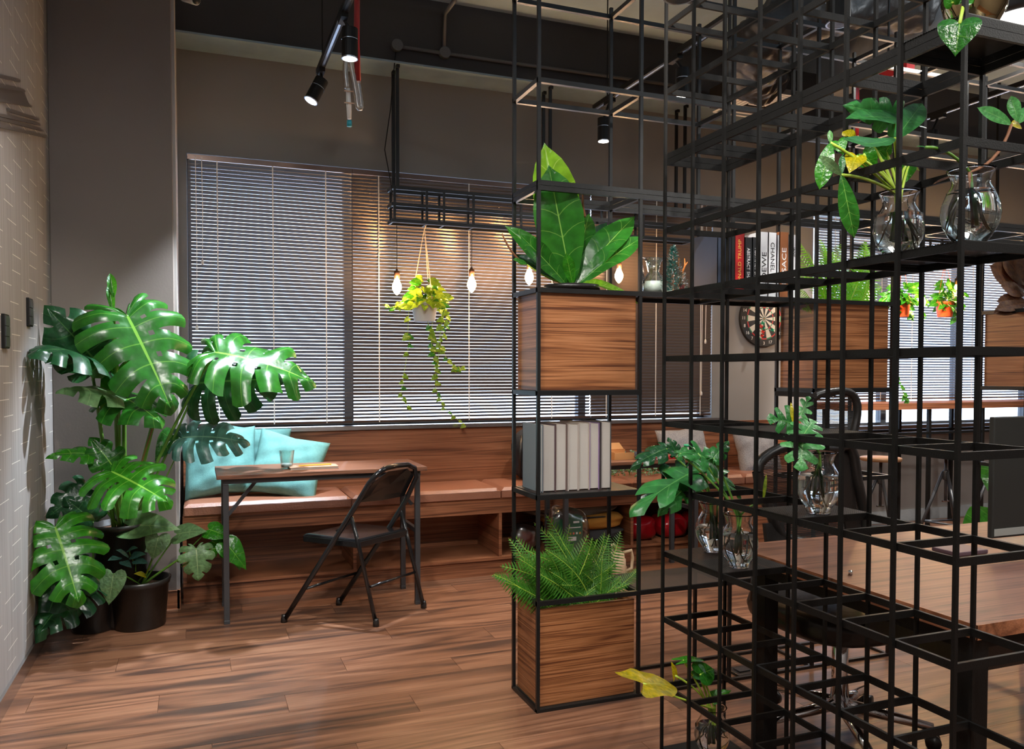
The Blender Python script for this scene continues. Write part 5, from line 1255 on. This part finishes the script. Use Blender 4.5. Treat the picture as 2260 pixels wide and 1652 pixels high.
oc = thing('office_chair', 'black mesh-backed office chair pulled up to the far side of the desk', 'chair', (2.16, 2.25, 0))
PY = 2.62
def panel(name, pts, yy, rad, parent, meshm, framm):
    P_ = [at(x, y, 'Y', yy) for x, y in pts]; n = len(P_)
    sm = [Vector(crv([tuple(P_[(i + k) % n]) for k in (-1, 0, 1, 2)], 1 / 3 + j / 9)) for i in range(n) for j in range(3)]
    c = sum(sm, Vector()) / len(sm)
    MB().tube(sm + [sm[0]], rad, 8, cap=False).build(name + '_frame', framm, parent, True)
    b = MB(); k = len(sm)
    for s in range(5):
        pass
    rings_ = [[c.lerp(p, f) + Vector((0, .05 * (1 - f * f), 0)) for p in sm] for f in (.02, .35, .7, 1.0)]
    v = [p for r_ in rings_ for p in r_]
    b.add(v, [(i * k + j, i * k + (j + 1) % k, (i + 1) * k + (j + 1) % k, (i + 1) * k + j) for i in range(3) for j in range(k)])
    b.build(name + '_mesh', meshm, parent, True)
def stripemat():
    m, nt, N, L, P = nodes('stretched_mesh_cords'); P.inputs['Base Color'].default_value = (.008, .008, .008, 1); P.inputs['Roughness'].default_value = .5
    T = N.new('ShaderNodeTexCoord'); s = N.new('ShaderNodeSeparateXYZ'); L.new(T.outputs['Object'], s.inputs[0])
    a_ = N.new('ShaderNodeMath'); a_.operation = 'MULTIPLY'; a_.inputs[1].default_value = 1 / .0062; L.new(s.outputs['Z'], a_.inputs[0])
    n = N.new('ShaderNodeTexNoise'); n.inputs['Scale'].default_value = 9; L.new(T.outputs['Object'], n.inputs['Vector'])
    ad = N.new('ShaderNodeMath'); ad.operation = 'ADD'; L.new(a_.outputs[0], ad.inputs[0]); L.new(n.outputs['Fac'], ad.inputs[1])
    f = N.new('ShaderNodeMath'); f.operation = 'FRACT'; L.new(ad.outputs[0], f.inputs[0])
    g_ = N.new('ShaderNodeMath'); g_.operation = 'GREATER_THAN'; g_.inputs[1].default_value = .30; L.new(f.outputs[0], g_.inputs[0]); L.new(g_.outputs[0], P.inputs['Alpha']); return m
sm_ = stripemat()
panel('upper_back', [(1792, 880), (1835, 864), (1876, 866), (1892, 895), (1886, 945), (1868, 985), (1800, 985), (1786, 930)], PY, .017, oc, sm_, M['plastic'])
panel('lower_back', [(1672, 1040), (1700, 1000), (1760, 980), (1840, 975), (1878, 990), (1892, 1060), (1912, 1175), (1880, 1195), (1740, 1190), (1700, 1130)], PY + .01, .022, oc, sm_, M['plastic'])
MB().bar(at(1850, 980, 'Y', PY + .02), at(1885, 1190, 'Y', PY + .02), .07, .012, (0, 1, 0)).build('spine', M['plastic'], oc)
MB().bar(at(1724, 868, 'Y', PY - .1), at(1790, 872, 'Y', PY - .02), .05, .018).build('headrest_arm', M['plastic'], oc)
SX, SY = 2.14, 2.26
sp = blob((SX, SY, .45), .28, .28, .06, 41, .02, 3.6); sp.build('seat', M['plastic'], oc, True)
for s in (-1, 1):
    MB().bar((SX + s * .26, SY + .02, .615), (SX + s * .26, SY + .24, .615), .06, .022).build('armrest', M['plastic'], oc, bevel=.006)
    MB().tube([(SX + s * .27, SY + .12, .605), (SX + s * .29, SY + .10, .50), (SX + s * .20, SY + .05, .42), (SX, SY, .40)], [.020, .028, .026, .02], 8).build('arm_support', M['plastic'], oc, True)
MB().bar((SX, SY + .05, .40), (SX, SY + .33, .45), .16, .05).bar((SX, SY + .32, .43), (SX, SY + .37, .70), .09, .02, (0, 1, 0)).build('mechanism', M['plastic'], oc)
MB().tube([(SX, SY, .41), (SX, SY, .22), (SX, SY, .10)], [.028, .028, .034], 16).build('gas_column', M['chrome'], oc, True)
for k in range(5):
    a_ = k * 2 * PI / 5 + .5; e = Vector((SX + math.cos(a_) * .30, SY + math.sin(a_) * .30, .075))
    MB().tube([(SX, SY, .115), e], [.024, .014], 10).build('base_leg', M['chrome'], oc, True)
    b = MB()
    for s in (-1, 1):
        tx = Vector((-math.sin(a_), math.cos(a_), 0)) * s
        b.tube([e + tx * .006 - Vector((0, 0, .047)), e + tx * .024 - Vector((0, 0, .047))], .026, 14)
    b.build('caster', M['plastic'], oc, True)
for k in range(3):
    MB().tube(bez((SX + .12, SY - .05, .40), (SX + .30 + .02 * k, SY - .22, .33 - .02 * k), (SX + .42, SY - .30, .50), 10), .004, 6).build('control_cable', M['plastic'], oc, True)

# ------------------------------------------------------------------ bar counter and stools
bc_ = thing('bar_counter', 'walnut bar counter on a black steel frame along the right window', 'counter', (6.7, 5.0, 0))
cz = 1.055
MB().box(4.66, 8.8, 4.88, 5.28, cz - .05, cz).build('countertop', M['bench_wood'], bc_)
for x in (4.75, 5.55, 6.15, 7.35, 8.6):
    for y in (4.92, 5.22): MB().box(x - .013, x + .013, y - .013, y + .013, 0, cz - .05).build('leg', M['black'], bc_)
for y in (4.92, 5.22): MB().box(4.75, 8.6, y - .01, y + .01, .80, .82).build('frame_rail', M['black'], bc_)
def stool(label, c):
    c = Vector(c); t = thing('bar_stool', label, 'stool', c, 'round-seated steel bar stools at the counter')
    MB().lathe([(.001, .655), (.134, .668), (.140, .672), (.140, .688), (.136, .692), (.001, .692)], c, 36).build('seat', mat('stool_wood', (.36, .19, .09), .45, var=.2, vscale=12), t, True)
    MB().tube([c + Vector((0, 0, .655)), c + Vector((0, 0, .34))], .011, 10).build('screw_post', M['gunmetal'], t, True)
    MB().lathe([(.020, .50), (.022, .51), (.022, .565), (.016, .575)], c, 16).build('hub', M['gunmetal'], t, True)
    MB().box(c.x - .03, c.x + .03, c.y - .008, c.y + .008, .335, .345).build('stop_bar', M['steel'], t)
    for k in range(3):
        a_ = k * 2 * PI / 3 + .3; MB().tube([c + Vector((math.cos(a_) * .02, math.sin(a_) * .015, .56)), c + Vector((math.cos(a_) * .21, math.sin(a_) * .21, .006))], .011, 10).build('leg', M['gunmetal'], t, True)
        b2 = a_ + 2 * PI / 3; MB().tube([c + Vector((math.cos(a_) * .146, math.sin(a_) * .146, .18)), c + Vector((math.cos(b2) * .146, math.sin(b2) * .146, .18))], .008, 8).build('footrest', M['gunmetal'], t, True)
for lb, x in zip(('bar stool just right of the mesh office chair', 'middle bar stool, seen between lattice posts', 'bar stool half hidden behind the monitor'), (1944, 2088, 2196)):
    p = at(x, 1012, 'Z', .69); stool(lb, (p.x, 4.40, 0)) if False else stool(lb, (at(x, 1012, 'Y', 4.46).x, 4.46, 0))
gp = at(2195, 1100, 'Y', 3.9); gpo = thing('green_floor_plant', 'plant with bright broad leaves standing behind the desk by the monitor', 'potted plant', (gp.x + .05, 3.9, 0))
pot(gpo, (gp.x + .05, 3.9, 0), .09, .12, .24, M['plastic']); gr = Vector((gp.x + .05, 3.9, .2))
for (b, t_, w_) in (((2200, 1035), (2186, 1080), 1.2), ((2215, 1160), (2140, 1165), 1.2), ((2230, 1090), (2260, 1050), 1.2), ((2210, 1150), (2190, 1180), 1.3)):
    leaf(gpo, 'heart', 'bright', A(*b, 3.9), A(*t_, 3.85), up=.6, ws=w_); stem(gpo, gr, A(*b, 3.9), .004)
ob = at(1637, 1484, 'Z', 0); ot = thing('floor_outlet', 'small black floor power outlet beside the desk leg', 'outlet', (ob.x, ob.y, 0))
MB().box(ob.x - .05, ob.x + .05, ob.y - .05, ob.y + .05, 0, .012).build('housing', M['plastic'], ot, bevel=.003); MB().box(ob.x - .025, ob.x + .03, ob.y - .02, ob.y + .025, .012, .016).build('socket_plate', M['gunmetal'], ot)

# ------------------------------------------------------------------ wall fittings
for (lb, x0, yt, yb, wpx, Yc) in (('small black switch plate on the dashed wall near the corner', 62, 658, 720, 10, 4.18), ('black switch panel at the left picture edge', 5, 692, 768, 16, 3.68)):
    zt_, zb2 = at(x0, yt, 'X', XL).z, at(x0, yb, 'X', XL).z
    t = thing('switch_plate', lb, 'switch', (XL, Yc, zb2))
    MB().box(XL, XL + .012, Yc - .043, Yc + .043, zb2, zt_).build('plate', M['black'], t, bevel=.002)
    for k in range(3):
        h = (zt_ - zb2 - .01) / 3; MB().box(XL + .012, XL + .016, Yc - .036, Yc + .036, zb2 + .005 + h * k + .002, zb2 + .005 + h * (k + 1) - .002).build('rocker', M['gunmetal'], t)
sgn = thing('wall_sign', 'taupe metal bar relief sign mounted high on the dashed wall', 'sign', (XL, 3.9, 2.4))
sgm = mat('taupe_metal', (.16, .135, .12), .35, .5)
for (x, y, xl, yl) in ((42, 178, -60, 154), (53, 200, -60, 178), (68, 234, -60, 209), (84, 263, 18, 243), (87, 274, -60, 240), (94, 287, -60, 246), (100, 301, -60, 264)):
    p = at(x, y, 'X', XL + .006); q_ = at(xl, yl, 'X', XL + .006)
    MB().bar(p, q_, .012, .012).build('relief_bar', sgm, sgn)
q4 = [at(*c_, 'X', XL + .003) for c_ in ((0, 190), (53, 201), (66, 233), (0, 221))]
MB().add(q4 + [p - Vector((.003, 0, 0)) for p in q4], [(0, 1, 2, 3), (7, 6, 5, 4), (0, 4, 5, 1), (1, 5, 6, 2), (2, 6, 7, 3), (3, 7, 4, 0)]).build('relief_plate', sgm, sgn)

# ------------------------------------------------------------------ ceiling fittings
def spotlight(label, lens, aim, top, r=.038, L_len=.14, lit=True):
    lens = Vector(lens); d = (Vector(aim) - lens).normalized(); t = thing('track_spotlight', label, 'spotlight', top, 'black cylinder spotlights on the ceiling tracks')
    back = lens - d * L_len; mid = lens - d * L_len * .62
    MB().tube([lens, lens - d * L_len * .60], r, 24).build('lamp_head', M['black'], t, True).data.polygons.foreach_set('use_smooth', [False] * 26)
    MB().tube([mid, mid - d * .003], r + .0008, 24).build('trim_ring', M['steel'], t)
    MB().tube([mid - d * .003, back], r, 24).build('heat_sink', M['black'], t)
    MB().tube([lens + d * .0005, lens + d * .003], r * .86, 24).build('lens', M['lens'] if lit else M['plastic'], t)
    MB().tube([lens - d * .004, lens + d * .002], r * 1.02, 24).build('front_ring', M['steel'], t)
    MB().tube([back, Vector(top) - Vector((0, 0, .01))], .008, 8).build('stem', M['black'], t)
    MB().box(top[0] - .016, top[0] + .016, top[1] - .05, top[1] + .05, top[2] - .022, top[2]).build('adapter', M['black'], t)
def track(label, x, y0, y1, z, rods):
    t = thing('light_track', label, 'track', (x, (y0 + y1) / 2, ZC), 'black lighting tracks hung from the ceiling')
    MB().box(x - .017, x + .017, y0, y1, z - .0, z + .03).build('track_profile', M['black'], t)
    MB().box(x - .006, x + .006, y0, y1, z - .0015, z).build('conductor_strip', M['steel'], t)
    for y in rods: MB().tube([(x, y, z + .03), (x, y, ZC)], .004, 6).build('suspension_rod', M['black'], t)
track('lighting track left of the hanging rail', .66, 3.3, 4.74, 2.985, (4.6, 3.4))
track('lighting track ending behind the lattice', 2.40, 3.5, 4.72, 2.985, (4.55, 3.6))
track('lighting track over the counter side', 4.55, 3.2, 5.0, 2.985, (4.8, 3.4))
track('short lighting track over the lattice', 2.6, 1.6, 2.6, 3.13, (1.7, 2.5))
spotlight('nearer spotlight on the left track', (.69, 3.92, 2.79), (.67, 3.95, 0), (.66, 3.92, 2.985))
spotlight('tilted spotlight at the far end of the left track', (.60, 4.63, 2.80), (-.42, 4.45, .75), (.66, 4.66, 2.985))
spotlight('spotlight shining down in the middle of the wall', (2.36, 4.52, 2.73), (2.36, 4.52, 0), (2.40, 4.52, 2.985))
spotlight('spotlight at the near end of the middle track', (2.45, 3.78, 2.79), (2.42, 3.75, 0), (2.40, 3.78, 2.985))
spotlight('spotlight right of the lattice corner post', (4.5, 4.0, 2.74), (4.5, 4.0, 0), (4.55, 4.0, 2.985))
spotlight('spotlight behind the upper vase leaves', (4.62, 4.85, 2.68), (4.6, 4.85, 0), (4.55, 4.85, 2.985))
for x_, lb in ((1500, 'spotlight cut by the top edge above the lattice'), (1850, 'spotlight above the lattice near the top edge')):
    p = at(x_, 12 if x_ > 1600 else -62, 'Y', 2.5 if x_ > 1600 else 2.0)
    spotlight(lb, (p.x, p.y, p.z - .07), (p.x, p.y, 0), (p.x, p.y, 3.13), .045, lit=False)
for i, p in enumerate(PANELS):  # only the first lamp is in view, the others are added fill
    t = thing('ceiling_lamp', ['round ceiling lamp at the upper right corner'][0] if i == 0 else ['', 'added round fill lamp over the middle of the room', 'added round fill lamp high near the dashed wall', 'added round fill lamp behind the lattice on the desk side', 'added round fill lamp near the bar counter', 'added round fill lamp at the back of the room'][i], 'ceiling lamp', (p[0], p[1], ZC), 'round panel lamps under the ceiling')
    MB().lathe([(.19, 0), (.20, .01), (.20, .07), (.19, .08), (.001, .08)], (p[0], p[1], p[2] - .005), 40).build('housing', M['gunmetal'], t, True)
    MB().lathe([(.001, -.004), (.165, -.004), (.165, .001), (.001, .001)], (p[0], p[1], p[2] - .008), 40).build('diffuser', M['panel'], t)
    MB().tube([(p[0], p[1], p[2] + .07), (p[0], p[1], ZC)], .006, 6).build('suspension_rod', M['black'], t)
# conduit on the beam
z_ = 3.40; by = 5.12
cd = thing('conduit_run', 'grey painted conduit with round junction boxes on the dark beam', 'conduit', (1.9, by, z_))
def bp_at(x, y): p = at(x, y, 'Y', by - .02); return p
MB().tube([bp_at(880, 103), bp_at(1135, 140), bp_at(1500, 190)], .012, 8).build('pipe', M['conduit'], cd, True)
MB().tube([bp_at(980, 112), bp_at(982, 30), at(1004, 0, 'Y', 4.6)], .014, 8).build('riser', M['conduit'], cd, True)
for x, y in ((876, 101), (981, 117)):
    p = bp_at(x, y); MB().tube([p + Vector((0, -.02, 0)), p + Vector((0, .018, 0))], .036, 24).build('junction_box', M['conduit'], cd)
MB().tube([bp_at(873, 115), at(862, 240, 'Y', 5.1), at(849, 330, 'Y', 5.1), at(862, 400, 'Y', 5.11), at(866, 430, 'Y', 5.12)], .0035, 6).build('drop_cable', M['black'], cd)
# red sprinkler drop with looped hose
rd = thing('sprinkler_drop', 'red pipe stub with a looped corrugated hose hanging by the left track', 'sprinkler', (.75, 4.0, ZC))
MB().tube([A(788, 0, 4.35), A(787, 95, 4.35), A(790, 180, 4.35)], .016, 12).build('red_pipe', M['red'], rd, True)
hose = [A(x, y, 4.32) for x, y in ((790, 180), (797, 232), (790, 235), (785, 200), (776, 150), (768, 122), (762, 150), (766, 195))]
fine = [Vector(crv([tuple(p) for p in hose], i / 50)) for i in range(51)]
hm = panemat('milky_hose', (.85, .78, .70), .25, .3)
MB().tube(fine, [.0125 if i % 2 else .0150 for i in range(51)], 12).build('corrugated_hose', hm, rd, True)
MB().tube([A(768, 195, 4.32), A(770, 232, 4.32), A(771, 262, 4.32)], [.011, .014, .011], 12).build('sprinkler_body', M['white'], rd, True)
MB().tube([A(771, 266, 4.32), A(771, 279, 4.32)], .013, 14).build('blue_cap', mat('blue_cap', (.02, .30, .38), .4), rd, True)
MB().bar(A(760, 200, 4.30), A(780, 202, 4.30), .004, .006).bar(A(760, 226, 4.30), A(782, 228, 4.30), .004, .006).build('clip', M['inner_wood'], rd)
r2_ = thing('red_duct_channel', 'red painted pipe crossing above the lattice', 'pipe', at(1960, 165, 'Y', 3.4))
MB().bar(at(1938, 175, 'Y', 3.55), at(2010, 145, 'Y', 3.15), .04, .04).build('channel', M['red'], r2_)
_p = at(1960, 165, 'Y', 3.42); MB().tube([_p, (_p.x, _p.y, ZC)], .006, 6).build('suspension_rod', M['black'], r2_)
MB().tube([at(1890, 190, 'Y', 3.6), at(1890, 232, 'Y', 3.6), at(1889, 300, 'Y', 3.6)], .016, 12).build('drop', M['red'], r2_, True)
# air diffuser, duct, camera
vz = 3.10; v0 = at(1600, 240, 'Z', vz); va, vb = Vector((3.30, 4.0, vz)), None
vt = thing('air_diffuser', 'square white ceiling air diffuser seen through the lattice', 'vent', (3.58, 4.55, vz))
DX, DY = 3.58, 4.55
for k in range(5):
    h = .23 - k * .042; z0_ = vz + .006 * k; b = MB()
    for (ax_, ay_, bx_, by_) in ((-h, -h, h, -h), (h, -h, h, h), (h, h, -h, h), (-h, h, -h, -h)):
        b.bar((DX + ax_, DY + ay_, z0_), (DX + bx_, DY + by_, z0_), .020, .004)
    b.build('louvre', M['white'], vt)
MB().box(DX - .25, DX + .25, DY - .25, DY + .25, vz + .03, vz + .16).build('plenum_box', M['plastic'], vt)
dt = thing('foil_duct', 'crumpled black foil air duct under the ceiling behind the lattice', 'duct', (3.4, 3.7, 3.3))
DP = [(3.90, 3.55, 3.42), (3.55, 3.62, 3.42), (3.22, 3.78, 3.34), (3.12, 4.0, 3.22), (3.25, 4.22, 3.19), (3.40, 4.33, 3.19)]
def ductf(u, v):
    c = Vector(crv(DP, u)); c2 = Vector(crv(DP, min(1, u + .02))); c1 = Vector(crv(DP, max(0, u - .02))); d = (c2 - c1).normalized()
    l = d.cross(Vector((0, 0, 1))).normalized(); w_ = l.cross(d); a_ = v * 2 * PI
    r_ = .165 + .011 * math.sin(41 * u + 3 * math.sin(a_ * 2)) + .007 * math.sin(a_ * 5 + 23 * u) + .006 * math.sin(11 * a_ - 60 * u) + .004 * math.sin(140 * u)
    return tuple(c + l * math.cos(a_) * r_ + w_ * math.sin(a_) * r_)
MB().grid(ductf, 110, 34).build('duct_body', M['duct'], dt, True)
MB().tube([Vector(DP[-1]) - Vector((.03, .02, 0)), Vector(DP[-1])], [.15, .13], 20).build('duct_collar', M['duct'], dt)
cc_ = thing('security_camera', 'white security camera at the top of the pillar', 'camera', A(412, 0, 4.75))
MB().tube([A(405, -6, 4.78), A(425, 0, 4.70), A(432, 1, 4.66)], [.022, .022, .024], 18).build('camera_body', M['white'], cc_, True)
MB().tube([A(432, 1, 4.658), A(434, 1, 4.65)], .020, 18).build('lens_cap', M['plastic'], cc_, True)
MB().bar(A(400, -4, 4.79), A(408, -20, 4.79), .03, .02).build('bracket', M['white'], cc_)
